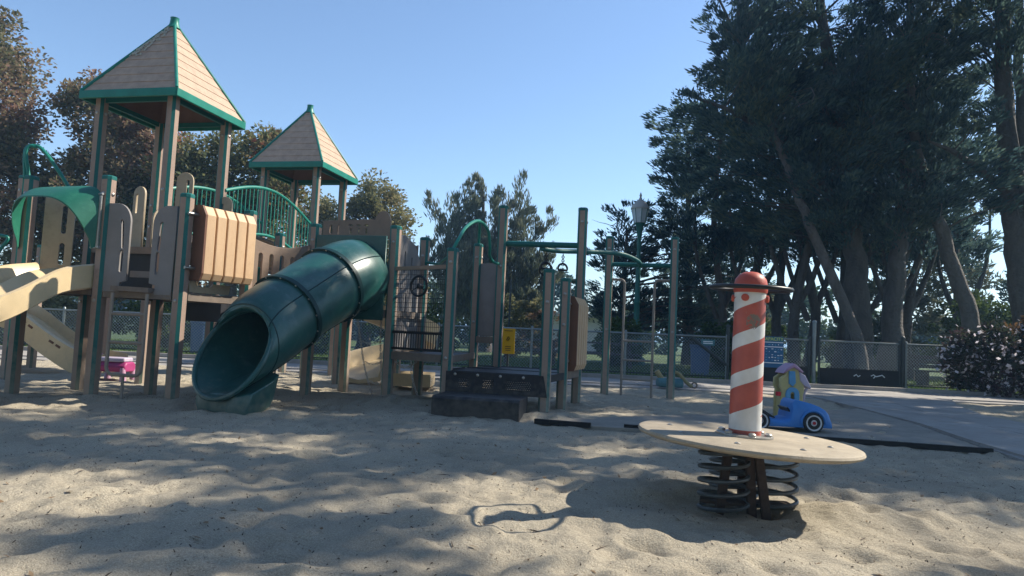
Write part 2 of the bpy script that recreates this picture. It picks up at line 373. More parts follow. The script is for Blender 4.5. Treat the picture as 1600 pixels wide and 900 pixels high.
for _ in range(5200):                                   # footprints: shallow hollows with a raised rim
    x, y = rg.uniform(-14, 8), rg.uniform(.8, 13); a = rg.uniform(0, PI); s1 = rg.uniform(.05, .11); s2 = s1 * rg.uniform(.4, .75); d = rg.uniform(.008, .026)
    ca, sa = math.cos(a), math.sin(a)
    def fp(dx, dy):
        q = ((dx * ca + dy * sa) / s1) ** 2 + ((-dx * sa + dy * ca) / s2) ** 2
        return -d * np.exp(-q) + .55 * d * np.exp(-(np.sqrt(q) - 1.5) ** 2 * 3)
    stamp(x, y, .4, fp)
for _ in range(1500):
    x, y = rg.uniform(-9, 6), rg.uniform(1.2, 11); a = rg.uniform(0, PI); s1 = rg.uniform(.07, .13); s2 = s1 * rg.uniform(.35, .55); d = rg.uniform(.014, .034); ca, sa = math.cos(a), math.sin(a)
    def fp(dx, dy):
        q = ((dx * ca + dy * sa) / s1) ** 2 + ((-dx * sa + dy * ca) / s2) ** 2
        return -d * np.exp(-q * q) + .5 * d * np.exp(-(np.sqrt(q) - 1.35) ** 2 * 9)
    stamp(x, y, .45, fp)
def hill(x, y, h, sx, sy, a=0):
    ca, sa = math.cos(a), math.sin(a); stamp(x, y, 3 * max(sx, sy), lambda dx, dy: h * np.exp(-((dx * ca + dy * sa) / sx) ** 2 - ((-dx * sa + dy * ca) / sy) ** 2))
PX, PY = 1.42, 3.98                                     # foot of the spring platform
hill(PX, PY - .02, -.07, .62, .5); hill(PX - .33, PY + .28, .07, .28, .2); hill(PX + .42, PY - .12, .085, .26, .2, -.4)
hill(PX - .6, PY - .38, .05, .35, .13, .35); hill(PX + .95, PY - .2, .05, .5, .2, -.2)
hill(-2.62, 7.0, .035, .5, .4); hill(-2.35, 6.75, .05, .6, .25, .2)
for x, y in [(-4.44, 7.38), (-3.54, 7.3), (-2.16, 8.9), (-1.5, 8.5), (-1.1, 8.7), (.43, 7.9)]: hill(x + .05, y - .12, .05, .5, .22, rg.uniform(-.3, .3))
PATH = [(3.9, -6), (4.3, 2), (4.58, 6.09), (5.2, 8.63), (5.57, 11.8), (5.2, 13.1), (-17, 12.9), (-17, 15.3), (14, 15.3), (14, 13.6), (8.6, 13.2), (7.3, 11.1), (6.95, 8.9), (6.9, 6), (7.2, -6)]
MAT_POLY = [(.30, 7.12), (.88, 6.96), (2.0, 6.86), (3.43, 6.70), (4.56, 6.45), (5.14, 8.63), (5.4, 10.6), (4.2, 9.6), (2.4, 8.6), (.9, 7.7)]
def inside(poly, X, Y):
    r = np.zeros(np.broadcast(X, Y).shape, bool); n = len(poly)
    for i in range(n):
        (x0, y0), (x1, y1) = poly[i], poly[(i + 1) % n]
        if y0 == y1: continue
        r ^= ((y0 > Y) != (y1 > Y)) & (X < (x1 - x0) * (Y - y0) / (y1 - y0) + x0)
    return r
HM = np.where(inside(PATH, HX, HY), HM * .35 - .03, HM)
INM = inside(MAT_POLY, HX, HY); HM = np.where(INM, HM * .6 + .004, HM)
# soften the steps those masks leave
for _ in range(3): HM[1:-1, 1:-1] = (HM[1:-1, 1:-1] * 2 + HM[2:, 1:-1] + HM[:-2, 1:-1] + HM[1:-1, 2:] + HM[1:-1, :-2]) / 6
def ground_z(x, y):
    i = int((x - HX0) / CELL); j = int((y - HY0) / CELL)
    return float(HM[min(max(j, 0), ny - 1), min(max(i, 0), nx - 1)])
def np_mesh(name, V, F, mats, parent=None, smooth=False, origin=(0, 0, 0), mi=None):
    """mesh from numpy arrays: V (n,3), F (m,k)"""
    me = bpy.data.meshes.new(name); V = (V - np.array(origin)).astype(np.float32); F = F.astype(np.int32); k = F.shape[1]
    me.vertices.add(len(V)); me.vertices.foreach_set('co', V.ravel()); me.loops.add(F.size); me.loops.foreach_set('vertex_index', F.ravel())
    me.polygons.add(len(F)); me.polygons.foreach_set('loop_start', np.arange(len(F), dtype=np.int32) * k)
    for x in (mats if isinstance(mats, (list, tuple)) else [mats]): me.materials.append(MATS[x])
    if mi is not None: me.polygons.foreach_set('material_index', mi.astype(np.int32))
    if smooth: me.polygons.foreach_set('use_smooth', np.ones(len(F), bool))
    me.update(calc_edges=True); o = bpy.data.objects.new(name, me); COL.objects.link(o)
    if parent: o.parent = parent
    return o
gx = np.concatenate([np.arange(-16.8, -5, .07), np.arange(-5, 4.2, .025), np.arange(4.2, 13.3, .08)])
gy = np.concatenate([np.arange(-6.5, 1.2, .2), np.arange(1.2, 6.2, .025), np.arange(6.2, 14.0, .04)])
II = np.clip(((gx - HX0) / CELL).round().astype(int), 0, nx - 1); JJ = np.clip(((gy - HY0) / CELL).round().astype(int), 0, ny - 1)
Z = HM[np.ix_(JJ, II)]; XX, YY = np.meshgrid(gx, gy)
V = np.stack([XX, YY, Z], -1).reshape(-1, 3); idx = np.arange(V.shape[0]).reshape(len(gy), len(gx))
F = np.stack([idx[:-1, :-1], idx[:-1, 1:], idx[1:, 1:], idx[1:, :-1]], -1).reshape(-1, 4)
struct(np_mesh('sand', V, F, 'sand', smooth=True))
# lawn: one sheet to the horizon, sunk below the sandpit
lx = np.array([-900, -120, -40, -17.2, -17.0, 13.6, 13.8, 40, 120, 900.]); ly = np.array([-300, -60, -7.4, -7.2, 15.0, 15.25, 18, 22, 30, 60, 200, 1500.])
XX, YY = np.meshgrid(lx, ly); Z = np.where((XX > -17.1) & (XX < 13.7) & (YY > -7.3) & (YY < 15.1), -.4, .02)
V = np.stack([XX, YY, Z], -1).reshape(-1, 3); idx = np.arange(len(V)).reshape(len(ly), len(lx))
F = np.stack([idx[:-1, :-1], idx[:-1, 1:], idx[1:, 1:], idx[1:, :-1]], -1).reshape(-1, 4)
struct(np_mesh('lawn', V, F, 'lawn'))
def slab(name, poly, z0, z1, m, parent=None):
    b = MB(); n = len(poly)
    b.add([(x, y, z0) for x, y in poly] + [(x, y, z1) for x, y in poly], [tuple(range(n, 2 * n))] + [(k, (k + 1) % n, n + (k + 1) % n, n + k) for k in range(n)])
    return b.build(name, m, parent)
# concrete: slabs with joints, each a piece of its own
walk = struct(slab('concrete_path', PATH, -.12, .004, 'concrete'))
def slab_piece(poly): slab('paving_slab', poly, .0, .026 + random.uniform(-.003, .003), 'concrete', walk)
x = -16.9
while x < 13.4:
    x2 = min(x + 1.5, 13.6); slab_piece([(x + .006, 13.62), (x2 - .006, 13.62), (x2 - .006, 15.26), (x + .006, 15.26)]); x = x2
def lerp_edge(pts, y):
    for (xa, ya), (xb, yb) in zip(pts, pts[1:]):
        if ya <= y <= yb: return xa + (xb - xa) * (y - ya) / (yb - ya)
    return pts[-1][0]
LE = [(3.9, -6), (4.3, 2), (4.58, 6.09), (5.2, 8.63), (5.57, 11.8), (5.5, 13.6)]; RE = [(7.2, -6), (6.9, 6), (6.95, 8.9), (7.3, 11.1), (8.6, 13.2), (8.8, 13.6)]
y = -1.5
while y < 13.6:
    y2 = min(y + 1.7, 13.61); a0, a1, b0, b1 = lerp_edge(LE, y), lerp_edge(LE, y2), lerp_edge(RE, y), lerp_edge(RE, y2)
    m0, m1 = (a0 + b0) / 2, (a1 + b1) / 2
    slab_piece([(a0 + .01, y + .006), (m0 - .005, y + .006), (m1 - .005, y2 - .006), (a1 + .01, y2 - .006)])
    slab_piece([(m0 + .005, y + .006), (b0 - .01, y + .006), (b1 - .01, y2 - .006), (m1 + .005, y2 - .006)]); y = y2
rub = struct(slab('rubber_mat', MAT_POLY, -.06, .012, 'mat_rubber'))
# black edging showing above the drifted sand along the front of the mat
eb = MB()
for seg in ([(.30, 7.12), (.45, 7.07), (.62, 7.03), (.86, 6.97)], [(1.2, 7.0), (1.6, 6.93), (2.1, 6.86)], [(2.75, 6.80), (3.43, 6.70), (3.9, 6.61), (4.25, 6.53), (4.56, 6.46)]):
    for k, (p, q) in enumerate(zip(seg, seg[1:])): eb.bar((*p, .018), (*q, .018 + .001 * k), .05, .05)
struct(eb.build('rubber_edging', 'edging'))
cb = MB(); cb.box((-1.7, 15.36, .04), (31, .14, .14)); struct(cb.build('kerb', 'concrete'))

# bark bits and twigs strewn on the sand: nobody could count them
n = 5200; px = RNG.uniform(-6, 6, n); py = 1.6 + RNG.random(n) ** 1.4 * 7; an = RNG.uniform(0, 2 * PI, n); ln = RNG.uniform(.003, .009, n) * np.where(RNG.random(n) < .05, RNG.uniform(2, 7, n), 1); wd = RNG.uniform(.0015, .0045, n)
zz = np.array([ground_z(a, b) for a, b in zip(px, py)]) + .005
dx, dy = np.cos(an) * ln, np.sin(an) * ln; sx, sy = -np.sin(an) * wd, np.cos(an) * wd
B0 = np.stack([px, py, zz], -1); D = np.stack([dx, dy, RNG.uniform(-.004, .006, n)], -1); S = np.stack([sx, sy, 0 * sx], -1); U = np.zeros((n, 3)); U[:, 2] = .005
V = np.stack([B0 - D - S, B0 - D + S, B0 + D, B0 + U], 1).reshape(-1, 3); k = np.arange(n)[:, None] * 4
F = np.concatenate([k + [0, 1, 3], k + [1, 2, 3], k + [2, 0, 3]])
struct(np_mesh('litter', V, F, 'twig'), 'stuff')
n = 420; px = RNG.uniform(-5, 5.5, n); py = 1.7 + RNG.random(n) ** 1.2 * 8; an = RNG.uniform(0, 2 * PI, n); ln = RNG.uniform(.010, .026, n)
zz = np.array([ground_z(a, b) for a, b in zip(px, py)]) + .008; B0 = np.stack([px, py, zz], -1); T = np.stack([np.cos(an), np.sin(an), RNG.normal(0, .25, n)], -1) * ln[:, None]; S = np.stack([-np.sin(an), np.cos(an), RNG.normal(0, .4, n)], -1) * (ln * .42)[:, None]
V = np.stack([B0 - T, B0 + S, B0 + T, B0 - S], 1).reshape(-1, 3); F = np.arange(4 * n).reshape(-1, 4)
struct(np_mesh('fallen_leaves', V, F, 'leaf_dry'), 'stuff')
# grass blades along the fence line
n = 26000; px = RNG.uniform(-17, 14, n); py = 15.5 + RNG.random(n) ** 1.3 * 9; an = RNG.uniform(0, 2 * PI, n); h = RNG.uniform(.04, .12, n)
B0 = np.stack([px, py, np.full(n, .015)], -1); S = np.stack([np.cos(an), np.sin(an), 0 * an], -1) * .014; T = np.stack([RNG.normal(0, .03, n), RNG.normal(0, .03, n), h], -1)
V = np.stack([B0 - S, B0 + S, B0 + T], 1).reshape(-1, 3); F = np.arange(3 * n).reshape(-1, 3)
o = struct(np_mesh('grass', V, F, 'blade'), 'stuff'); tag(o, 'short green lawn grass growing beyond the fence', 'grass')

# ------------------------------------------------------------------ the big play structure
A0 = R(-12.5); UX = Vector((math.cos(A0), math.sin(A0), 0)); UY = Vector((-math.sin(A0), math.cos(A0), 0)); UZ = Vector((0, 0, 1))
ST = thing('play_structure', 'big brown and green playground structure with two pyramid roofs and a tube slide', 'playground', (-3.0, 9.0, 0))
def V3(p, z): return Vector((p[0], p[1], z))
def post(p, zt, bolts=(), half=.0635, ch=.029, zb=-.25, capped=True, grey=False):
    if not bolts and zt > 1.5: bolts = [(zt - .19, 'f'), (1.05, 'f'), (zt - .19, 's')]
    x, y = p; prof = [(half, -half + ch), (half, half - ch), (half - ch, half), (-half + ch, half), (-half, half - ch), (-half, -half + ch), (-half + ch, -half), (half - ch, -half)]
    b = MB(); c = Vector((x, y, 0)); lo = [c + UX * a + UY * d + UZ * zb for a, d in prof]; hi = [q + UZ * (zt - zb) for q in lo]
    for k in range(8):
        b.k = 0 if k % 2 == 0 else 1; k2 = (k + 1) % 8; b.add([lo[k], lo[k2], hi[k2], hi[k]], [(0, 1, 2, 3)])
    b.k = 1; b.add(hi, [tuple(range(8))])
    o = b.build('post', ['post_brown', 'teal'], ST)
    if capped:
        cb = MB(); cb.loft([[c + (UX * a + UY * d) * s + UZ * (zt + h) for a, d in prof] for s, h in ((1.03, -.03), (1.03, .004), (.86, .016))]); cb.build('post_cap', 'teal', o)
    for z, side in bolts:
        n = -UY if side == 'f' else UX; bb = MB(); ax = Matrix((UZ.cross(n), UZ, n)).transposed()
        bb.lathe([(.021, 0), (.021, .006), (.013, .012), (.004, .014)], 10, c + n * half + UZ * z, ax); bb.build('bolt', 'steel', o, True)
    return o
TC = (-4.67, 8.88); RC = (-3.84, 12.25); HS = .52
def sq(c, a, b): return (c[0] + a * UX.x + b * UY.x, c[1] + a * UX.y + b * UY.y)
pC, pD, pE, pT = sq(TC, -HS, -HS), sq(TC, HS, -HS), sq(TC, -HS, HS), sq(TC, HS, HS)
rC, rD, rE, rT = sq(RC, -.5, -.5), sq(RC, .5, -.5), sq(RC, -.5, .5), sq(RC, .5, .5)
pL, pA, pB = (-5.56, 7.75), (-4.45, 7.38), (-3.52, 7.25)
S0, S1, S4, S5, S2, S6 = (-3.12, 7.99), (-2.56, 8.74), (-1.50, 8.58), (-1.25, 9.54), (-2.32, 9.72), (-3.38, 9.8)
M1, M2, M3 = (-.73, 8.15), (-.52, 9.95), (-.17, 9.74)
N1, N2, N3, O1, O2 = (.43, 7.94), (.69, 8.73), (.95, 9.51), (1.59, 11.27), (2.60, 10.97)
for p in (pC, pD, pE, pT): post(p, 3.62, [(2.45, 'f'), (2.15, 'f')] if p in (pD, pE) else (), capped=False)
for p in (rC, rD, rE, rT): post(p, 3.62, capped=False)
post(pL, 2.43); post(pA, 2.40); post(pB, 2.22, [(1.08, 'f')]); post(S0, 2.19); post(S6, 2.18); post(S1, 2.18, [(1.98, 'f')]); post(S4, 2.18, [(1.98, 'f')])
post(S2, 2.1); post(S5, 2.18, [(1.93, 'f')]); post(M1, 1.88, [(1.72, 'f'), (.58, 'f')]); post(M2, 2.18); post(M3, 2.72, [(1.86, 'f')])
post(N1, 1.66, [(1.29, 'f')]); post(N2, 1.63); post(N3, 2.70); post(O1, 2.58); post(O2, 2.57)
post((-6.35, 7.95), 1.25, capped=False); post((-5.12, 6.55), .92, half=.045, ch=.012, capped=False); post((-6.3, 10.6), 1.9); post((-7.9, 10.3), 2.0); post((-7.9, 11.4), 2.0); post((-8.9, 10.3), 2.0); post((-8.9, 11.4), 2.0)
post((-6.62, 9.1), 2.70)
post((-2.72, 10.9), 2.1); post((-1.75, 10.7), 2.1)

# -------- pyramid roofs
ROWS = 9; RHW = .675; RZ0, RZ1 = 3.66, 4.82
roof_rows = []
for i in range(ROWS):                                    # one clapboard course, facing local -Y, shared by all four sides of both roofs
    t0, t1 = i / ROWS, (i + 1.12) / ROWS; t1 = min(t1, .985); b = MB()
    def pt(t, s, off): wv = RHW * (1 - t); hgt = RZ0 + (RZ1 - RZ0) * t; sl = math.atan2(RHW, RZ1 - RZ0); return (s * wv, -wv - off * math.cos(sl), hgt + off * math.sin(sl))
    o0, o1 = .015, .008
    b.add([pt(t0, -1, .002), pt(t0, 1, .002), pt(t0, 1, o0), pt(t0, -1, o0), pt(t1, -1, .002), pt(t1, 1, .002), pt(t1, 1, o1), pt(t1, -1, o1)],
          [(0, 1, 2, 3), (4, 7, 6, 5), (3, 2, 6, 7), (0, 4, 5, 1), (0, 3, 7, 4), (1, 5, 6, 2)])
    roof_rows.append(b.mesh('roof_board', 'roof_board'))
def roof(c):
    b = MB(); q = [sq(c, s, t) for s, t in ((-RHW, -RHW), (RHW, -RHW), (RHW, RHW), (-RHW, RHW))]; ap = Vector((c[0], c[1], RZ1))
    r = b.add([V3(p, RZ0) for p in q] + [ap], [(0, 1, 4), (1, 2, 4), (2, 3, 4), (3, 0, 4)]).build('roof', 'roof_under', ST)
    for k in range(4):
        for me in roof_rows: put('roof_board', me, r, (c[0], c[1], 0), A0 + k * PI / 2)
        p, p2 = Vector(V3(q[k], 0)), Vector(V3(q[(k + 1) % 4], 0)); d = (p2 - p).normalized(); nn = Vector((d.y, -d.x, 0))
        tb = MB(); tb.bar(p - d * .02 + nn * .015 + UZ * (RZ0 - .035), p2 + d * .012 + nn * .015 + UZ * (RZ0 - .035), .035, .10); tb.build('eave_trim', 'teal_bright', r, bevel=.006)
        hp = V3(q[k], RZ0 + .015); out = (Vector((hp.x - c[0], hp.y - c[1], 0))).normalized() * .02
        hb = MB(); hb.tube([hp + out, ap + UZ * .01 + out * .3], .021, 8); hb.build('ridge_trim', 'teal_bright', r, True)
    cb = MB(); cb.lathe([(.085, -.07), (.06, -.01), (.052, .06), (.058, .075), (.03, .082)], 12, ap); cb.build('finial', 'teal_bright', r, True)
    fb = MB()
    for s, t in ((-1, -1), (1, -1), (1, 1), (-1, 1)): fb.bar(V3(sq(c, s * HS, t * HS), 3.60), V3(sq(c, s * HS, -t * HS) if s * t > 0 else sq(c, -s * HS, t * HS), 3.60), .04, .06)
    fb.build('roof_beam', 'teal', r); return r
roofL = roof(TC); roofR = roof(RC)
lb = MB(); rgl = random.Random(3)
for k in range(150):                                     # lichen crust along the upper left ridge of the near roof
    t = rgl.uniform(.50, .93) ; s = -1 + rgl.random() ** 1.7 * (1.0 if t > .72 else .55); wv = RHW * (1 - t); sl = math.atan2(RHW, RZ1 - RZ0); z = RZ0 + (RZ1 - RZ0) * t
    c = Vector((TC[0], TC[1], 0)) + UX * (s * wv) - UY * (wv + .021 * math.cos(sl)) + UZ * (z + .021 * math.sin(sl)); rr = rgl.uniform(.008, .03)
    nn = (-UY * math.cos(sl) + UZ * math.sin(sl)); e1 = UX; e2 = nn.cross(e1); m = 6
    ring = [c + (e1 * math.cos(2 * PI * j / m) + e2 * math.sin(2 * PI * j / m)) * rr * rgl.uniform(.5, 1.2) for j in range(m)]
    lb.add(ring + [c + nn * rgl.uniform(.006, .016)], [(j, (j + 1) % m, m) for j in range(m)])
lb.build('lichen', 'lichen', roofL, kind='stuff')

# -------- decks
def deck(pts, z, th=.06, edge='deck_edge', m='deck_dark'):
    n = len(pts); b = MB(); b.add([V3(p, z - th) for p in pts] + [V3(p, z) for p in pts], [tuple(range(n))[::-1], tuple(range(n, 2 * n))] + [(k, (k + 1) % n, n + (k + 1) % n, n + k) for k in range(n)])
    d = b.build('deck', m, ST)
    for k in range(n):
        e = MB(); p, q = V3(pts[k], z - .035), V3(pts[(k + 1) % n], z - .035); dd = (q - p).normalized(); nn = Vector((dd.y, -dd.x, 0)); e.bar(p + nn * .022 + dd * .07, q + nn * .022 - dd * .07, .035, .085); e.build('deck_beam', edge, d)
    return d
deck([pC, pD, pT, pE], 1.74); deck([pL, pA, pD, pC], 1.19); deck([pA, pB, S0, pD], 1.17)
deck([S0, S1, S2, S6], 1.2); deck([S1, S4, S5, S2], 1.12); deck([rC, rD, rT, rE], 1.85)
deck([S4, M1, M2, S5], .60); deck([(-8.9, 10.3), (-7.9, 10.3), (-7.9, 11.4), (-8.9, 11.4)], .95)
b = MB(); b.box(V3(((pD[0] + pC[0]) / 2, (pD[1] + pC[1]) / 2), 1.46) + UX * .02, (.9, .03, .5), UX, UY); b.build('riser_plate', 'deck_dark', ST)
b = MB(); b.box(Vector((-3.35, 7.75, .98)), (.5, .5, .2), UX, UY); b.build('deck_joist', 'deck_dark', ST)

# -------- entry panels between the two front posts, with a tube ladder below
exA = (Vector((pB[0] - pA[0], pB[1] - pA[1], 0))).normalized()
def entry_panel(P, flip, parent=ST, m='brown_panel'):
    """tall board with a hooked slot above and a capsule slot below; the inner top corner is rounded off"""
    W_, H_ = .26, .95; out = [(0, 0), (W_ * .72, 0), (W_ * .72, .1), (W_, .12)]
    out += [(W_, .60)] + [(W_ - .16 + .16 * math.cos(a), H_ - .2 + .2 * math.sin(a)) for a in [k * PI / 2 / 8 for k in range(9)]] + [(0, H_)]
    h1 = slot(.185, .62, .042, .32); h1 = [(x - (.0 if y < .72 else (y - .72) * .5), y) for x, y in h1]; h2 = slot(.185, .33, .048, .25)
    if flip: out, h1, h2 = [[(-x, y) for x, y in s] for s in (out, h1, h2)]
    return plate('entry_panel', m, parent, P, exA, out, [h1, h2], .03)
entry_panel(V3(pA, 1.155) + exA * .07 - UY * .03, False, m='grey_panel'); entry_panel(V3(pB, 1.14) - exA * .075 - UY * .03, True, m='grey_panel')
b = MB(); b.bar(V3(pA, 1.19) + exA * .22 - UY * .05, V3(pB, 1.18) - exA * .28 - UY * .05, .14, .05); b.build('entry_step', 'deck_edge', ST)
b = MB(); b.bar(V3(pA, 1.36) + exA * .25 + UY * .12, V3(pB, 1.36) - exA * .28 + UY * .12, .03, .07); b.build('toe_rail', 'grey_panel', ST)
lad = MB(); cl = V3(pA, 0) + exA * .46 - UY * .12
Ls, Rs = cl - exA * .2, cl + exA * .2
path = [Ls + UZ * 1.14, Ls + UZ * .5] + arc(Ls + UZ * .36 + exA * .08, .08, PI, 1.5 * PI, 4, exA, UZ) + [Rs + UZ * .28 - exA * .08] + arc(Rs + UZ * .36 - exA * .08, .08, 1.5 * PI, 2 * PI, 4, exA, UZ) + [Rs + UZ * .5, Rs + UZ * 1.14]
lad.tube(path, .019, 8); ladder = lad.build('tube_ladder', 'tube_taupe', ST, True)
for z in (.62, .92): b = MB(); b.tube([Ls + UZ * z, Rs + UZ * z], .017, 8); b.build('rung', 'tube_taupe', ladder, True)
b = MB(); b.tube([cl + UZ * .28, cl + UZ * -.1], .016, 8); b.build('ladder_foot', 'tube_taupe', ladder, True)
# inner hand panels on the roofed tower
def loop_panel(P, ex, H_, W_, m):
    out = [(0, 0), (W_, 0)] + [(W_ / 2 + W_ / 2 * math.cos(a), H_ - W_ / 2 + W_ / 2 * math.sin(a)) for a in [k * PI / 8 for k in range(9)]]
    hole = slot(W_ * .68, H_ - .22, W_ * .22, .26)
    return plate('hand_panel', m, ST, P, ex, out, [hole], .03)
loop_panel(Vector((-4.33, 8.62, 1.76)), UX + UY * .3, 1.0, .2, 'tan_panel'); loop_panel(Vector((-3.86, 9.22, 1.78)), -UX - UY * .1, .8, .2, 'tan_panel')
loop_panel(Vector((-4.72, 8.62, 1.76)), -UX + UY * .2, .8, .2, 'tan_panel'); loop_panel(Vector((-4.86, 9.1, 1.76)), UX * .3 + UY, .62, .3, 'tan_panel')

# -------- orange slatted bubble panels
def slat_box(P, Q, z0, z1, out_n, n=5, depth=.17, nb=True):
    P, Q = Vector((P[0], P[1], 0)), Vector((Q[0], Q[1], 0)); ex = (Q - P).normalized(); L = (Q - P).length; o_n = Vector(out_n).normalized()
    bk = MB(); bk.box((P + Q) / 2 + UZ * (z0 + z1) / 2 + o_n * .0, (L, .05, z1 - z0 - .04), ex, o_n); root = bk.build('slat_box', 'slat_side', ST)
    wv = L / n; me = None
    for k in range(n):
        c = P + ex * (wv * (k + .5)); g = MB(); h = wv * .425
        prof = [(0.02, z0 + .0), (depth * .8, z0 - .0), (depth, z0 + .07), (depth, z1 - .10), (depth * .62, z1), (.02, z1 + .01)]
        g.loft([[c + ex * s * h + o_n * d + UZ * z for d, z in prof] for s in (-1, 1)]); g.build('slat', 'orange_slat', root, bevel=.008)
    for z in (z0 + .12, z1 - .1):
        g = MB(); ax = Matrix((UZ.cross(ex), UZ, ex)).transposed(); g.lathe([(.018, -.12), (.018, .015), (.03, .018), (.03, .035), (.012, .045)], 10, P - ex * .0 + o_n * .05 + UZ * z - ex * .01, ax); g.build('bolt', 'steel', root, True)
    sd_ = MB(); prof = [(-.02, z0 - .01), (depth * .82, z0 - .006), (depth + .003, z0 + .07), (depth + .003, z1 - .10), (depth * .63, z1 + .004), (-.02, z1 + .015)]
    sd_.loft([[P + ex * s + o_n * d + UZ * z for d, z in prof] for s in (-.012, .012)]); sd_.build('side_cheek', 'slat_side', root)
    return root
eB = Vector((S0[0] - pB[0], S0[1] - pB[1], 0)).normalized(); nB = Vector((eB.y, -eB.x, 0))
slat_box(V3(pB, 0) + eB * .10 + nB * .03, V3(S0, 0) - eB * .06 + nB * .03, 1.32, 2.12, nB)
eN = Vector((N3[0] - N2[0], N3[1] - N2[1], 0)).normalized(); nN = Vector((eN.y, -eN.x, 0))
slat_box(V3(N2, 0) + eN * .10 + nN * .0, V3(N3, 0) - eN * .07 + nN * .0, .47, 1.42, nN, 5, .15)
b = MB(); b.bar(V3(N2, .42) + nN * .02, V3(N3, .42) + nN * .02, .05, .12); b.build('deck_beam', 'deck_edge', ST)
plate('foot_panel', 'tan_panel', ST, V3(pB, 1.19) + eB * .1, eB, [(0, 0), (.5, 0), (.52, .1), (.3, .1), (.26, .06), (.1, .06), (.05, .12), (0, .12)], [], .03)

# -------- slotted curved-top panel right of the orange box
eS = Vector((S1[0] - S0[0], S1[1] - S0[1], 0)).normalized(); LS = math.hypot(S1[0] - S0[0], S1[1] - S0[1])
W_ = LS - .14; H_ = .88; top = [(W_ * (1 - k / 12), H_ - .075 * math.sin(PI * k / 12) + .03 * (1 - k / 12)) for k in range(13)]
plate('slotted_panel', 'brown_panel', ST, V3(S0, 1.0) + eS * .07 - UY * .02, eS, [(0, 0), (W_, 0)] + top, [slot(W_ * (.13 + .185 * k), .42, .062, .62) for k in range(5)], .03)
# panels seen through it
plate('inner_panel', 'brown_panel', ST, V3(S6, 1.2) + UX * .08, UX, [(0, 0), (.9, 0), (.9, .62), (0, .7)], [slot(.2 + .17 * k, .36, .07, .4) for k in range(4)], .03)

# -------- arched bridge with green railings
def railing(P, Q, side):
    P, Q = Vector(P), Vector(Q); ex = (Q - P); L = ex.length; ex.normalize(); N = 24
    zt = lambda t: 2.68 - .06 * t + .27 * math.sin(PI * min(1, t * 1.02)); zb = lambda t: zt(t) - .70
    tr = MB(); tr.tube([P + ex * (L * k / N) + UZ * zt(k / N) for k in range(N + 1)], .024, 8); root = tr.build('bridge_railing', 'teal_bright', ST, True)
    tb = MB(); tb.tube([P + ex * (L * k / N) + UZ * zb(k / N) for k in range(N + 1)], .02, 8); tb.build('bottom_rail', 'teal_bright', root, True)
    for k in range(1, 25):
        t = k / 25; q = P + ex * (L * t); g = MB(); g.tube([q + UZ * zb(t), q + UZ * zt(t)], .0095, 6, cap=False); g.build('baluster', 'teal_bright', root, True)
    return zb, P, ex, L
zb, bp, bx, bl = railing(V3(pT, 0) + UX * .06, V3(rD, 0) + UX * -.02 - UY * .05, 1)
railing(V3(pE, 0) + UX * .04, V3(rC, 0) - UY * .05 + UX * .05, -1)
for k in range(11):                                      # bridge boards
    t0, t1 = k / 11, (k + 1) / 11; c0 = bp + bx * (bl * t0) + UZ * (zb(t0) - .05) - UX * .03; c1 = bp + bx * (bl * t1) + UZ * (zb(t1) - .05) - UX * .03
    g = MB(); d = (c1 - c0); g.box((c0 + c1) / 2 - UX * .48, (.9, d.length * .93, .04), UX, d.normalized(), UX.cross(d.normalized())); g.build('bridge_board', 'deck_edge', ST)
sp_ = smooth_path([V3(pT, 1.98) + UX * .07 + UY * .1, V3(pT, 2.3) + UX * .05 + UY * .6, V3(pT, 2.55) + UX * .03 + UY * 1.0], 5)

# -------- right tower parapet with keyholes, behind the tube
pw = Vector((-2.72, 9.66, 0)); out = [(0, 0), (1.02, 0), (1.02, .12)] + [(.90 + .12 * math.cos(a), .2 + .19 * math.sin(a)) for a in [k * PI / 10 for k in range(1, 10)]] + [(.74, .27), (0, .24)]
hol = [slot(.12, .12, .05, .13), slot(.24, .12, .04, .15)] + [[(x0 - .045, .17), (x0 + .045, .17), (x0 + .02, .2), (x0 - .03, .2)] for x0 in (.42, .54, .66)] + [slot(x0, .10, .035, .09) for x0 in (.42, .54, .66)]
plate('parapet_panel', 'brown_panel', ST, pw + UZ * 2.14, UX, out, hol, .03)
plate('parapet_panel', 'brown_panel', ST, V3(S5, 1.2) - UX * .1, -UX, [(0, 0), (.42, 0), (.42, .62), (.38, .74), (.25, .82), (0, .88)], [], .03)
plate('parapet_panel', 'grey_panel', ST, V3(S4, .62) + UY * .08 , UY, [(0, 0), (.85, 0), (.85, 1.2), (.6, 1.42), (.2, 1.5), (0, 1.45)], [slot(.25, 1.15, .06, .3), slot(.5, 1.1, .06, .3), slot(.35, .6, .06, .3)], .03)

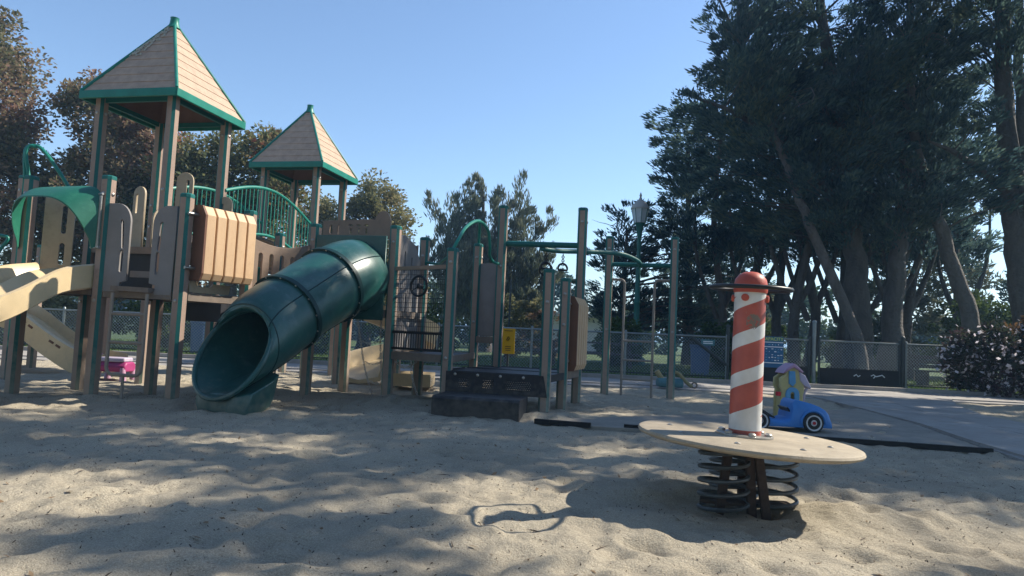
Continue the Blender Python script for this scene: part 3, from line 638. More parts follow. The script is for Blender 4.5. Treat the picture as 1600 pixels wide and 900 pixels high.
# -------- green tube slide
def ring(c, e1, e2, n=40, k=1.): c, e1, e2 = Vector(c), Vector(e1), Vector(e2); return [c + e1 * math.cos(2 * PI * i / n) * k + e2 * math.sin(2 * PI * i / n) * k for i in range(n)]
plate('tube_plate', 'tube_green', ST, V3(S1, 1.0) + UX * .075 - UY * .07, UX, [(0, 0), (.935, 0), (.935, 1.04), (0, 1.04)], [], .035, .006)
TR = .42
axis = smooth_path([(-2.0, 8.62, 1.53), (-2.07, 8.28, 1.47), (-2.27, 7.82, 1.24), (-2.47, 7.35, .97), (-2.62, 7.02, .75), (-2.72, 6.80, .60)], 6)
NR = len(axis); MO_C = Vector((-2.73, 6.80, .585)); MO_1 = Vector((.93, -.36, 0)).normalized() * .415; MO_2 = Vector((.17, .43, .88)).normalized() * .50
frames = []
for i, c in enumerate(axis):
    t = (axis[min(i + 1, NR - 1)] - axis[max(i - 1, 0)]).normalized(); e1 = Vector((-t.y, t.x, 0)).normalized(); e2 = e1.cross(t); e2 = e2 if e2.z > 0 else -e2
    rr_ = TR + .055 * max(0, 1 - i / 14); frames.append((c, e1 * rr_, e2 * rr_))
if frames[0][1].x < 0: frames = [(c, -a, b_) for c, a, b_ in frames]
# the last stretch swells into the leaning exit mouth
J = 20
for i in range(J, NR):
    u = ((i - J) / (NR - 1 - J)); u = u * u * (3 - 2 * u); c, a, d = frames[i]; frames[i] = (c.lerp(MO_C, u), a.lerp(MO_1, u), d.lerp(MO_2, u))
tube_root = MB(); F0 = 9; F1 = 17
def section(i0, i1, name, parent, grow=0.):
    g = MB(); outer = [ring(*frames[i], k=1 + grow) for i in range(i0, i1 + 1)]; inner = [ring(*frames[i], k=.955 + grow) for i in range(i1, i0 - 1, -1)]
    g.loft(outer + inner, closed=True); return g.build(name, 'tube_green', parent, True)
TUBE = section(0, F0, 'tube_slide', ST); TUBE['label'] = 'dark green plastic tube slide'
section(F0, F1, 'tube_section', TUBE, .004); section(F1, NR - 1, 'tube_exit', TUBE, .002)
for i in (F0, F1):
    c, a, d = frames[i]; t = (frames[i + 1][0] - frames[i - 1][0]).normalized(); g = MB()
    g.loft([ring(c - t * .027, a, d, k=1.0), ring(c - t * .027, a, d, k=1.07), ring(c + t * .027, a, d, k=1.07), ring(c + t * .027, a, d, k=1.0)], closed=True); fl = g.build('flange', 'tube_dark', TUBE, True)
    for k in range(14):
        q = ring(c + t * .026, a, d, 14, 1.035)[k]; g = MB(); u1 = a.normalized(); g.lathe([(.0105, -.055), (.0105, .004), (.004, .008)], 8, q, Matrix((u1, t.cross(u1), t)).transposed()); g.build('bolt', 'steel', fl, True)
g = MB(); g.tube(ring(MO_C, MO_1, MO_2, 44, .99), .026, 8, True); g.build('mouth_rim', 'tube_green', TUBE, True)
# moulded seam lines along and across the tube
for kang in (.62, 2.5, 5.2):
    g = MB(); pts = []
    for i in range(1, NR - 2):
        c, a, d = frames[i]; pts.append(c + (a * math.cos(kang) + d * math.sin(kang)) * 1.004)
    g.tube(pts, .007, 5); g.build('mould_seam', 'tube_dark', TUBE, True)
for i in (24, 27):
    c, a, d = frames[i]; g = MB(); g.tube(ring(c, a, d, 40, 1.003), .006, 5, True); g.build('mould_seam', 'tube_dark', TUBE, True)
# foot under the mouth: skirt flaring to the sand
g = MB(); fx = MO_1.normalized(); fy = Vector((-fx.y, fx.x, 0)); fc = Vector((-2.70, 6.80, 0))
lev = [(-.13, .29, .30, .0, 0), (.02, .295, .31, .0, .01), (.09, .33, .33, .02, .05), (.20, .34, .35, .06, .13)]
rings_ = []
for z, hx, hy, sh, k_ in lev:
    c = fc + fy * (sh + .10); pr = [(-1, -.8), (-.62, -1.0), (-.2, -.92), (.2, -.92), (.62, -1.0), (1, -.8), (1.0, 0), (.8, .5), (.3, .62), (-.3, .62), (-.8, .5), (-1.0, 0)]
    rings_.append([c + fx * (hx * u) + fy * (hy * v) + UZ * (z + k_ * (v + .9)) for u, v in pr])
g.loft(rings_); g.build('exit_foot', 'tube_green', TUBE, True, bevel=.01)

# -------- wire mesh panel with play wheel, grille, low decks
eM = Vector((M1[0] - S4[0], M1[1] - S4[1], 0)); LM = eM.length; eM.normalize(); nM = Vector((eM.y, -eM.x, 0)); bM = V3(S4, 0) - UY * .0 + nM * .02
g = MB()
for k in range(26): x = .08 + (LM - .16) * k / 25; g.bar(bM + eM * x + UZ * .86, bM + eM * x + UZ * 1.63, .004, .004)
for k in range(14): z = .88 + .75 * k / 13; g.bar(bM + eM * .06 + UZ * z + nM * .005, bM + eM * (LM - .06) + UZ * z + nM * .005, .005, .005)
wm = g.build('wire_mesh', 'black_plastic', ST, kind='stuff')
g = MB(); g.bar(bM + eM * .05 + UZ * 1.65, bM + eM * (LM - .05) + UZ * 1.67, .04, .045); g.build('mesh_rail', 'brown_panel', ST)
g = MB(); g.bar(bM + eM * .05 + UZ * .86, bM + eM * (LM - .05) + UZ * .86, .03, .03); g.bar(bM + eM * .05 + UZ * .66, bM + eM * (LM - .05) + UZ * .66, .03, .03); gr = g.build('grille', 'black_plastic', ST)
for k in range(20): x = .09 + (LM - .18) * k / 19; g = MB(); g.bar(bM + eM * x + UZ * .66, bM + eM * x + UZ * .86, .012, .012); g.build('grille_bar', 'black_plastic', gr)
g = MB(); g.bar(bM + eM * .0 - nM * .02 + UZ * .585, bM + eM * LM - nM * .02 + UZ * .585, .06, .06); g.build('deck_beam', 'deck_edge', ST)
wc = bM + eM * (LM * .52) + nM * .05 + UZ * 1.43; axw = Matrix((eM, UZ, nM)).transposed(); g = MB(); g.torus(wc, .12, .016, axw, 28, 8); wh = g.build('play_wheel', 'black_plastic', ST, True)
for k in range(3): a = PI / 2 + k * 2 * PI / 3; g = MB(); g.tube([wc, wc + (eM * math.cos(a) + UZ * math.sin(a)) * .115], .006, 6); g.build('spoke', 'black_plastic', wh, True)
g = MB(); g.lathe([(.03, -.06), (.03, .01), (.015, .02)], 10, wc, axw); g.build('hub', 'black_plastic', wh, True)
# low deck and two moulded steps with perforated risers
pMb, pNb = (M1[0] + .19, M1[1] + .85), (N2[0] - .02, N2[1])
deck([M1, N1, N2, pMb], .435, .05, 'deck_dark'); deck([pMb, N2, N3, M3], .43, .05, 'deck_dark')
eD = Vector((N1[0] - M1[0], N1[1] - M1[1], 0)); LD = eD.length; eD.normalize(); nD = Vector((eD.y, -eD.x, 0)); sM = V3(M1, 0) + nD * .075
ho = []
for gx0, ncol in ((.16, 6), (.45, 6), (.72, 14)):
    for a in range(ncol):
        for c in range(5): ho.append(ngon(gx0 + a * .021 + (c % 2) * .0105, .07 + c * .021, .0065, 6))
plate('step_riser', 'deck_dark', ST, sM + eD * .02 + UZ * .195, eD, [(0, 0), (LD + .02, 0), (LD - .03, .24), (0, .24)], ho, .018, .002)
for k in range(4): g = MB(); g.lathe([(.018, 0), (.018, .006), (.008, .012)], 8, sM + eD * (.13 + .27 * k) + nD * .012 + UZ * .405, Matrix((eD, UZ, nD)).transposed()); g.build('bolt', 'steel', ST, True)
g = MB(); st0 = sM + eD * .03; prof = [(0, -.12), (.58, -.12), (.59, .17), (.57, .20), (.0, .20)]
g.loft([[st0 + eD * s + nD * d + UZ * z for d, z in prof] for s in (0, .97)]); step = g.build('step', 'deck_dark', ST, bevel=.012)
g = MB(); g.tube(smooth_path([V3(M1, 1.88), V3(M1, 2.02) + Vector((.06, .05, 0)), Vector((-.62, 8.5, 2.2)), Vector((-.52, 8.75, 2.33)), Vector((-.44, 9.0, 2.36)), Vector((-.36, 9.2, 2.28)), Vector((-.33, 9.3, 2.1)), Vector((-.33, 9.4, 1.98)), Vector((-.28, 9.55, 1.9)), V3(M3, 1.89)], 5), .021, 8); g.build('hand_rail', 'teal_bright', ST, True)
g = MB(); g.tube(smooth_path([V3(M2, 2.18), Vector((-.51, 9.8, 2.42)), Vector((-.50, 9.5, 2.47)), Vector((-.47, 9.15, 2.38))], 5), .02, 8); g.build('hand_rail', 'teal_bright', ST, True)
g = MB(); g.tube(smooth_path([V3(S5, 1.85), Vector((-1.02, 9.2, 1.80)), Vector((-.9, 8.7, 1.79)), V3(M1, 1.84)], 5), .018, 8); g.build('hand_rail', 'teal_bright', ST, True)
eG = Vector((M3[0] - M2[0], M3[1] - M2[1], 0)); LG = eG.length; eG.normalize(); plate('side_panel', 'grey_panel', ST, V3(M2, .86) + eG * .05, eG, [(0, 0), (LG - .1, 0), (LG - .1, 1.04), (0, 1.04)], [], .03)
g = MB(); g.bar(V3(M2, .80), V3(M3, .80), .07, .09); g.build('deck_beam', 'deck_edge', ST)

# -------- overhead trapeze run
g = MB(); g.tube([V3(M3, 2.19), V3(N3, 2.18)], .042, 12); g.build('overhead_bar', 'teal', ST, True)
g = MB(); g.tube([V3(O1, 2.13), V3(O2, 2.12)], .036, 12); g.build('overhead_bar', 'teal', ST, True)
mid0 = (V3(M3, 2.13) + V3(N3, 2.13)) / 2; mid1 = (V3(O1, 2.13) + V3(O2, 2.13)) / 2
bp_ = smooth_path([mid0, mid0.lerp(mid1, .18) + UZ * .01 - Vector((.04, 0, 0)), mid0.lerp(mid1, .45) + UZ * .07, mid0.lerp(mid1, .75) + UZ * .12, mid0.lerp(mid1, .93) + UZ * .07, mid1], 6)
g = MB(); g.tube(bp_, .036, 10); g.build('overhead_beam', 'teal', ST, True)
for t in (.08, .26):                                     # hanging D-shaped grips on short chains
    q = bp_[int(t * (len(bp_) - 1))] - UZ * .04; g = MB()
    for k in range(6): c = q - UZ * (.018 + k * .028); a = Matrix.Rotation(PI / 2, 3, 'X') if k % 2 else Matrix.Rotation(PI / 2, 3, 'Y'); g.torus(c, .018, .0065, a, 10, 5)
    grip = g.build('trapeze_grip', 'black_plastic', ST, True); c = q - UZ * .19; g = MB(); exg = Vector((.9, .35, 0)).normalized()
    g.tube(arc(c - UZ * .03, .075, -.25, PI + .25, 12, exg, UZ), .016, 8, closed=True); g.build('handle', 'black_plastic', grip, True)
q = bp_[2] - UZ * .04
g = MB()
for k in range(5): g.torus(q - UZ * (.015 + k * .026), .014, .004, Matrix.Rotation(PI / 2, 3, 'X') if k % 2 else Matrix.Rotation(PI / 2, 3, 'Y'), 10, 5)
gg = g.build('trapeze_grip', 'black_plastic', ST, True); g = MB(); g.torus(q - UZ * .25, .09, .014, Matrix.Rotation(PI / 2, 3, 'X') , 18, 8); g.build('handle', 'black_plastic', gg, True)
# ladder between the far posts
eO = Vector((O2[0] - O1[0], O2[1] - O1[1], 0)); LO = eO.length; eO.normalize()
rails = []
for P, s, a in ((O1, 1, .27), (O2, -1, .30)):
    p = V3(P, 1.88); rails.append(p + eO * s * a); g = MB(); g.tube([p, p + eO * s * (a - .07)] + arc(p + eO * s * (a - .07) - UZ * .07, .07, PI / 2, 0, 4, eO * s, UZ) + [p + eO * s * a - UZ * 2.1], .02, 8); lr = g.build('ladder_rail', 'tube_taupe', ST, True)
for z in (.26, .57, .88): g = MB(); g.tube([Vector((rails[0].x, rails[0].y, z)), Vector((rails[1].x, rails[1].y, z))], .018, 8); g.build('rung', 'tube_taupe', lr, True)

# -------- wide wavy double slide at the left with its green hood
eL = Vector((pA[0] - pL[0], pA[1] - pL[1], 0)); LL = eL.length; eL.normalize(); nL = Vector((eL.y, -eL.x, 0)); base = V3(pL, 0)
K = 30; secs = []
def slide_z(s): return 1.26 - .26 * s - .10 * s * s + .05 * math.sin(s * 4.6 + .2) * min(1, s * 2)
for k in range(K + 1):
    s = k / K * 2.15; z = max(slide_z(s), .16); c = base + nL * (s - .05) + UZ * z; W2 = LL - .17
    lip = .19
    pr = [(.085, lip * .1), (.085, lip), (.115, lip + .012), (.145, lip - .02), (.19, .03), (.30, .0), (.42, .02), (.49, .13), (.515, .155), (.54, .13), (.61, .02), (.73, .0), (.84, .03), (.895, lip - .02), (.925, lip + .012), (.955, lip), (.955, -.05), (.93, -.07), (.5, -.05), (.11, -.07)]
    secs.append([c + eL * (u * LL) + UZ * v for u, v in pr])
g = MB(); g.loft(secs); WS = g.build('wave_slide', 'slide_tan', ST, True); WS['label'] = 'wide tan double slide with two wavy lanes'
def smooth_2d(pts): return [(v.x, v.y) for v in smooth_path([Vector((a, b_, 0)) for a, b_ in pts], 4)]
def pw(v, e): return math.copysign(abs(v) ** e, v)
def hood_ring(k, inset=0.):
    out = []
    for j in range(41):
        th = PI - PI * j / 40; co, si = math.cos(th), math.sin(th); e = .30 + .34 * k
        hw_ = LL / 2 + .02 - .05 * k - inset; top_ = .70 - .17 * k - inset
        u = LL / 2 + hw_ * pw(co, e); z = 1.60 + top_ * pw(si, e); d = .07 + .33 * k * max(.03, si) ** .55
        out.append(base + nL * d + eL * (u + .16 * k * si * max(0, -co)) + UZ * (z + .02 * math.sin(PI * k)))
    return out
KS = [0, .15, .35, .55, .75, .9, 1.0]
g = MB(); g.loft([hood_ring(k) for k in KS] + [hood_ring(k, .014) for k in KS[::-1]], closed=True, ring_closed=False); g.build('slide_hood', 'hood_green', ST, True)
g = MB(); g.tube([V3(pA, 2.18) - UY * .09, V3(pA, 1.62) - UY * .09], .016, 8)
g.tube([V3(pA, 2.2) - UY * .06 - UX * .1, V3(pA, 2.2) - UY * .09 + UX * .02], .014, 6); g.tube([V3(pA, 1.62) - UY * .06 - UX * .1, V3(pA, 1.62) - UY * .09 + UX * .03], .018, 6); g.build('hood_rod', 'steel', ST, True)
# boards flanking the slide entrance
plate('slide_side_panel', 'tan_panel', ST, V3(pL, 1.2) + eL * .12 - nL * .1, (eL - nL * .8).normalized(), [(0, 0), (.3, 0), (.3, .98), (.22, 1.08), (0, 1.1)], [slot(.2, .78, .06, .34), slot(.2, .38, .06, .26)], .03)
plate('slide_side_panel', 'tan_panel', ST, V3(pA, 1.2) - eL * .12 - nL * .1, (-eL - nL * .6).normalized(), [(0, 0), (.3, 0), (.3, .85), (.2, .95), (0, .98)], [], .03)
# loop rail behind the slide posts
g = MB(); lp = Vector((-6.55, 9.0, 0)); g.tube(smooth_path([lp + Vector((0, 0, 2.68)), lp + Vector((-.03, 0, 2.95)), lp + Vector((-.03, .02, 3.08)), lp + Vector((.05, .03, 3.12)), lp + Vector((.16, .04, 3.08)), lp + Vector((.35, .05, 2.86)), lp + Vector((.55, .06, 2.58)), lp + Vector((.68, .06, 2.3))], 5), .024, 8); g.build('hand_rail', 'teal_bright', ST, True)
g = MB(); g.tube(smooth_path([lp + Vector((.05, 0, 2.68)), lp + Vector((0, -.02, 2.98)), lp + Vector((.02, 0, 3.1)), lp + Vector((.1, .03, 3.1))], 5), .022, 8); g.build('hand_rail', 'teal_bright', ST, True)
g = MB(); g.tube(smooth_path([Vector((-6.95, 9.0, 1.2)), Vector((-6.82, 9.0, 1.63)), Vector((-6.7, 9.0, 1.83)), Vector((-6.76, 9.0, 1.88)), Vector((-7.0, 9.0, 1.87)), Vector((-7.4, 9.0, 1.6))], 5), .022, 8); g.build('hand_rail', 'teal_bright', ST, True)
# second tan slide behind the tower, running down to the right with hand slots in its side
ax2 = smooth_path([(-8.0, 10.85, .93), (-7.6, 10.82, .78), (-7.1, 10.8, .46), (-6.6, 10.78, .2), (-6.15, 10.76, .12)], 6); secs = []
for i, c in enumerate(ax2):
    t = (ax2[min(i + 1, len(ax2) - 1)] - ax2[max(i - 1, 0)]).normalized(); s_ = Vector((-t.y, t.x, 0)).normalized(); u_ = Vector((0, 0, 1))
    secs.append([c + s_ * a + u_ * z for a, z in [(-.30, -.22), (-.33, .16), (-.28, .18), (-.25, .0), (0, -.05), (.25, .0), (.28, .18), (.33, .16), (.30, -.22)]])
g = MB(); g.loft(secs); s2 = g.build('slide', 'slide_tan', ST, True)
for i in (8, 9.3, 13.4, 14.7):
    i0 = int(i); c = ax2[i0].lerp(ax2[i0 + 1], i - i0); t = (ax2[i0 + 1] - ax2[i0]).normalized(); g = MB(); g.box(c + Vector((0, -.327, .06)), (.085, .014, .036), t, Vector((0, 1, 0)), t.cross(Vector((0, 1, 0)))); g.build('hand_slot', 'slat_side', s2, bevel=.012)
# spiral chute and chain climber seen under the tube deck
secs = []
for k in range(33):
    a = R(-110) + k / 32 * R(300); c = Vector((-1.95 + .42 * math.cos(a), 11.0 + .42 * math.sin(a), 1.05 - .95 * k / 32)); rad = Vector((math.cos(a), math.sin(a), 0))
    secs.append([c + rad * q + UZ * z for q, z in [(-.36, .20), (-.30, .02), (0, -.04), (.28, .02), (.36, .26), (.40, .26), (.33, -.05), (0, -.1), (-.34, -.05), (-.40, .20)]])
g = MB(); g.loft(secs); sp2 = g.build('spiral_slide', 'slide_tan', ST, True)
g = MB(); g.tube([(-1.95, 11, 0), (-1.95, 11, 1.6)], .055, 12); g.build('centre_pole', 'tube_taupe', sp2, True)
g = MB(); g.loft([[Vector((-1.6 + q, 10.55 + w_, z)) for w_, z in [(-.3, .05), (-.34, .24), (-.26, .2), (0, .1), (.26, .2), (.34, .24), (.3, .05)]] for q in (-.1, .25, .45)]); g.build('chute_lip', 'slide_tan', sp2, True)
def chain(pts, parent, r=.012):
    g = MB(); P = smooth_path(pts, 10); L = [0]
    for a, b_ in zip(P, P[1:]): L.append(L[-1] + (b_ - a).length)
    n = max(2, int(L[-1] / .035))
    for k in range(n):
        s = L[-1] * (k + .5) / n; i = max(j for j in range(len(L)) if L[j] <= s); i = min(i, len(P) - 2); t = (P[i + 1] - P[i]).normalized(); c = P[i] + t * (s - L[i])
        u = t.orthogonal().normalized(); v_ = t.cross(u)
        if k % 2: u, v_ = v_, u
        g.tube([c + t * (.023 * math.cos(x)) + u * (.012 * math.sin(x)) for x in [2 * PI * j / 8 for j in range(8)]], .0042, 4, True)
    return g.build('chain', 'chain', parent)
net = chain([(-2.02, 9.0, 1.06), (-1.95, 9.0, .7), (-1.86, 8.95, .35), (-1.72, 8.85, .0)], ST)
chain([(-1.72, 9.1, 1.06), (-1.70, 9.05, .7), (-1.66, 9.0, .35), (-1.6, 8.9, .02)], net); chain([(-1.28, 9.0, .58), (-1.25, 8.95, .3), (-1.12, 8.85, -.02)], net)
for z, a, b_ in ((.72, -1.95, -1.70), (.45, -1.89, -1.67), (.2, -1.8, -1.63)): chain([(a, 9.0, z), ((a + b_) / 2, 8.98, z - .03), (b_, 9.03, z)], net)
chain([(-1.5, 8.9, .5), (-1.35, 8.95, .40), (-1.2, 9.0, .48)], net)

# ------------------------------------------------------------------ spring platform with barber pole
SP = thing('spring_platform', 'round tan spring platform with red and white striped pole in the foreground sand', 'playground spring', (PX, PY, 0))
BT = Matrix.Rotation(R(2.7), 3, 'Y'); DC = Vector((PX - .03, PY, .362))
g = MB(); g.lathe([(.02, -.022), (.585, -.022), (.61, -.012), (.616, .0), (.61, .012), (.593, .018), (.02, .019)], 72, DC, BT); disc = g.build('platform_disc', 'disc_tan', SP, True)
for k in range(8):
    a = 2 * PI * k / 8 + .35; g = MB(); g.lathe([(.017, 0), (.017, .003), (.009, .007), (.003, .008)], 10, DC + BT @ Vector((.44 * math.cos(a), .44 * math.sin(a), .019)), BT); g.build('bolt', 'steel', disc, True)
PB = DC + BT @ Vector((-.012, 0, .02)); BP = Matrix.Rotation(R(1.0), 3, 'Y')
g = MB(); prof = [(.090, 0), (.0895, .2), (.0885, .5), (.088, .8), (.088, .825)]; g.lathe(prof, 40, (0, 0, 0)); pm = g.mesh('pole', 'barber_stripe', (0, 0, 0), True)
pole = put('pole', pm, SP, PB); pole.rotation_euler = (0, R(1.0), 0)
g = MB(); g.lathe([(.092, .0), (.096, .012), (.095, .045), (.087, .08), (.066, .107), (.038, .121), (.008, .126)], 32, (0, 0, 0)); me = g.mesh('pole_dome', 'red_paint', (0, 0, 0), True); d_ = put('pole_dome', me, pole); d_.location = (0, 0, .822)
g = MB(); g.torus((0, 0, 0), .225, .0125, Matrix.Rotation(R(1.5), 3, 'X'), 48, 10); me = g.mesh('handle_ring', 'black_plastic', (0, 0, 0), True); d_ = put('handle_ring', me, pole); d_.location = (0, 0, .848)
for a in (-2.2, -.35, 1.2, 2.7):
    g = MB(); n_ = Vector((math.cos(a), math.sin(a), 0)); g.lathe([(.021, -.01), (.021, .012), (.011, .016), (.004, .014)], 12, n_ * .089, Matrix((Vector((0, 0, 1)).cross(n_), Vector((0, 0, 1)), n_)).transposed()); me = g.mesh('pole_plug', 'red_paint', (0, 0, 0), True); d_ = put('pole_plug', me, pole); d_.location = (0, 0, .79)
g = MB(); g.lathe([(.158, .0), (.158, .009), (.15, .012), (.1, .012)], 32, PB, BT); fl = g.build('pole_flange', 'steel', SP, True)
for k in range(6): a = 2 * PI * k / 6 + .5; g = MB(); g.lathe([(.022, .01), (.022, .022), (.012, .03), (.003, .031)], 10, PB + BT @ Vector((.13 * math.cos(a), .13 * math.sin(a), 0)), BT); g.build('bolt', 'steel', fl, True)
for sx_, sy_ in ((-.165, -.03), (.135, .03), (-.02, .24)):
    pts = []; N_ = 110
    for k in range(N_ + 1):
        a = 2 * PI * 5.2 * k / N_ + (2 if sx_ < 0 else .3); pts.append((PX + sx_ + .135 * math.cos(a), PY + sy_ + .135 * math.sin(a), -.04 + .385 * k / N_ - .07 * sx_ * (k / N_) * 1.0))
    g = MB(); g.tube(pts, .0118, 8); g.build('coil_spring', 'spring_steel', SP, True)
for p, q in (((-.20, -.06, -.08), (-.13, -.02, .36)), ((-.01, -.06, -.08), (-.03, -.05, .35)), ((.06, -.10, -.08), (.01, -.06, .35)), ((.02, .2, -.08), (.0, .15, .35))):
    g = MB(); g.bar(Vector((PX, PY, 0)) + Vector(p), Vector((PX, PY, 0)) + Vector(q), .05, .032); g.build('strut', 'rust', SP, bevel=.005)
g = MB(); g.box((PX - .16, PY - .02, .005), (.26, .09, .02), ex=Vector((.95, -.3, 0)).normalized(), ey=Vector((.3, .95, 0)).normalized()); g.box((PX + .1, PY + .05, -.01), (.3, .1, .02)); g.build('ground_anchor', 'rust', SP, bevel=.004)
g = MB(); g.box(DC + BT @ Vector((-.02, .02, -.032)), (.5, .36, .018), BT @ Vector((1, 0, 0)), BT @ Vector((0, 1, 0)), BT @ Vector((0, 0, 1))); g.build('mount_plate', 'rust', SP)

# ------------------------------------------------------------------ toy car and toy playhouse on the mat
gz = .012
TCAR = thing('toy_car', 'blue plastic ride-on toy car with white wheels standing on the rubber mat', 'toy car', (3.0, 7.45, gz))
cx0, cy0 = 3.0, 7.45
# side outline of the body, rear (u=0) to nose (u=1)
up_ = [(0, .10), (.01, .25), (.05, .315), (.11, .30), (.14, .235), (.22, .17), (.30, .125), (.43, .115), (.50, .14), (.53, .30), (.56, .335), (.64, .325), (.76, .30), (.86, .27), (.93, .235), (.975, .19), (1.0, .12), (1.004, .07)]
CL = .90; CW = .38; N_ = len(up_); secs = []
for u, zt in up_:
    hw = CW / 2 * (.80 + .20 * math.sin(PI * min(1, max(0, u)) ** .9)); zl = .05
    zt = max(zt, zl + .012); x = cx0 - .45 + CL * u; s = []
    for v, zf in ((-1, 0), (-1.02, .35), (-.97, .75), (-.82, 1), (.82, 1), (.97, .75), (1.02, .35), (1, 0)): s.append(Vector((x, cy0 + hw * v, gz + zl + (zt - zl) * zf)))
    secs.append(s)
g = MB(); g.loft(secs); g.build('car_body', 'car_blue', TCAR, True, bevel=.006)
def wheel(x, y, s):
    ax = Matrix((Vector((1, 0, 0)), Vector((0, 0, 1)), Vector((0, s, 0)))).transposed(); c = Vector((x, y, gz + .105))
    g = MB(); g.lathe([(.08, -.03), (.105, -.025), (.108, .02), (.098, .032), (.08, .03)], 24, c, ax); t = g.build('wheel', 'black_plastic', TCAR, True)
    g = MB(); g.lathe([(.083, -.02), (.083, .034), (.06, .028), (.004, .032)], 24, c, ax); r = g.build('rim', 'toy_white', t, True)
    for k in range(3): a = 2 * PI * k / 3 + .4; q = c + Vector((math.cos(a) * .043, s * .034, math.sin(a) * .043)); g = MB(); ta = Vector((-math.sin(a), 0, math.cos(a))); g.box(q, (.046, .006, .022), ta, Vector((0, 1, 0)), Vector((math.cos(a), 0, math.sin(a)))); g.build('rim_opening', 'black_plastic', t, bevel=.006)
    g = MB(); g.lathe([(.017, .03), (.017, .042), (.004, .045)], 12, c, ax); g.build('hub_cap', 'toy_red', t, True)
for x in (cx0 - .33, cx0 + .235):
    for s in (-1, 1): wheel(x, cy0 + s * (CW / 2 - .008), s)
for s in (-1, 1):
    for x in (cx0 + .235,):
        g = MB(); g.tube(arc((x, cy0 + s * (CW / 2 + .004), gz + .105), .125, -.1, PI + .1, 14, (1, 0, 0), (0, 0, 1)), .014, 6); g.build('wheel_arch', 'car_blue', TCAR, True)
    g = MB(); g.lathe([(.02, -.01), (.02, .008), (.008, .014)], 12, (cx0 + .37, cy0 + s * .12, gz + .15), Matrix.Rotation(R(70), 3, 'Y')); g.build('headlight', 'toy_white', TCAR, True)
g = MB(); g.box((cx0 + .02, cy0, gz + .20), (.012, .26, .12), Vector((.8, 0, .6)), Vector((0, 1, 0)), Vector((-.6, 0, .8))); g.build('dashboard', 'black_plastic', TCAR)
g = MB(); g.box((cx0 - .24, cy0, gz + .19), (.22, .25, .012), Vector((.85, 0, -.5)).normalized(), Vector((0, 1, 0)), Vector((.5, 0, .85)).normalized()); g.build('seat', 'black_plastic', TCAR)

TH = thing('toy_playhouse', 'small yellow plastic toy castle house with pink roof behind blue toy car', 'toy house', (3.42, 8.3, gz))
hx, hy = 3.40, 8.3
out = [(x * .82, y) for x, y in [(-.165, 0), (.135, 0), (.135, .33), (.15, .36), (.15, .47), (.11, .52), (.06, .62), (-.01, .66), (-.08, .61), (-.11, .55), (-.175, .51), (-.18, .42), (-.15, .38), (-.165, .3)]]
door = [(x - .01, y + .11) for x, y in slot(0, .12, .11, .24)]
for y, nm in ((-.09, 'house_wall'), (.09, 'house_wall')): plate(nm, 'toy_yellow', TH, (hx, hy + y, gz), (1, 0, 0), out, [door], .05, .012)
g = MB(); g.box((hx - .11, hy, gz + .17), (.04, .16, .34)); g.build('side_wall', 'toy_yellow', TH, bevel=.01)
g = MB(); g.box((hx + .09, hy, gz + .2), (.03, .16, .4)); g.build('side_wall', 'toy_yellow', TH, bevel=.01)
plate('door_frame', 'toy_lightblue', TH, (hx - .01, hy - .122, gz + .10), (1, 0, 0), slot(0, .15, .15, .32), [slot(0, .18, .06, .17)], .03, .006)
plate('doorstep', 'toy_teal', TH, (hx, hy - .125, gz + .0), (1, 0, 0), [(-.08, 0), (.09, 0), (.09, .1), (-.08, .1)], [], .03, .006)
g = MB(); g.lathe([(.056, -.01), (.056, .012), (.045, .022), (.02, .026)], 18, (hx + .012, hy - .15, gz + .145), Matrix.Rotation(PI / 2, 3, 'X')); g.build('red_knob', 'toy_red', TH, True)
plate('gable_window', 'toy_lightblue', TH, (hx - .02, hy - .123, gz + .43), (1, 0, 0), [(-.03, .17), (.03, .17), (.04, .04), (.01, 0), (-.03, .03)], [], .03, .005)
g = MB(); g.loft([[Vector((hx + x, hy + y, gz + z)) for x, z in [(-.13, .57), (-.09, .63), (-.03, .675), (.0, .70), (.05, .665), (.12, .60), (.1, .59), (0, .65), (-.08, .6)]] for y in (-.14, 0, .14)]); g.build('house_roof', 'toy_pink', TH, True, bevel=.01)
g = MB(); g.loft([[Vector((hx + x, hy + y, gz + z)) for x, z in [(.07, .60), (.14, .56), (.215, .42), (.2, .40), (.13, .44), (.08, .5)]] for y in (-.13, .13)]); g.build('roof_skirt', 'toy_lilac', TH, True, bevel=.01)
g = MB(); g.tube([(hx + .19, hy - .08, gz + .42), (hx + .15, hy - .08, gz + .36), (hx + .14, hy - .08, gz + .25)], .018, 8); g.build('roof_bracket', 'toy_lilac', TH, True)
g = MB(); g.box((hx - .17, hy - .1, gz + .33), (.05, .06, .05)); g.build('shelf_block', 'toy_red', TH, bevel=.008)

# pink ride-on toy left under the tower, beached animal rocker far right
TP = thing('ride_on_toy', 'pink and purple plastic ride-on toy in sunlit sand beneath left tower', 'toy', (-5.55, 9.75, 0)); q = Vector((-5.55, 9.75, ground_z(-5.55, 9.75)))
g = MB(); g.loft([[q + Vector((x, y, z)) for y, z in [(-.13, .14), (-.15, .22), (-.1, .28), (.1, .28), (.15, .22), (.13, .14)]] for x in (-.2, -.1, .1, .2)]); g.build('seat_body', 'toy_magenta', TP, True, bevel=.02)
g = MB(); g.loft([[q + Vector((x, y * s, .28 + h)) for y, h in [(-.13, .0), (-.12, .06), (.12, .06), (.13, 0)]] for x, s in ((-.2, .8), (-.02, 1), (.17, .9))]); g.build('seat_top', 'toy_lilac', TP, True, bevel=.015)
for x, y in ((-.17, -.12), (-.17, .12), (.16, -.12), (.16, .12)): g = MB(); g.tube([q + Vector((x * 1.15, y * 1.1, -.02)), q + Vector((x, y, .2))], [.045, .035], 10); g.build('leg', 'toy_pink', TP, True)
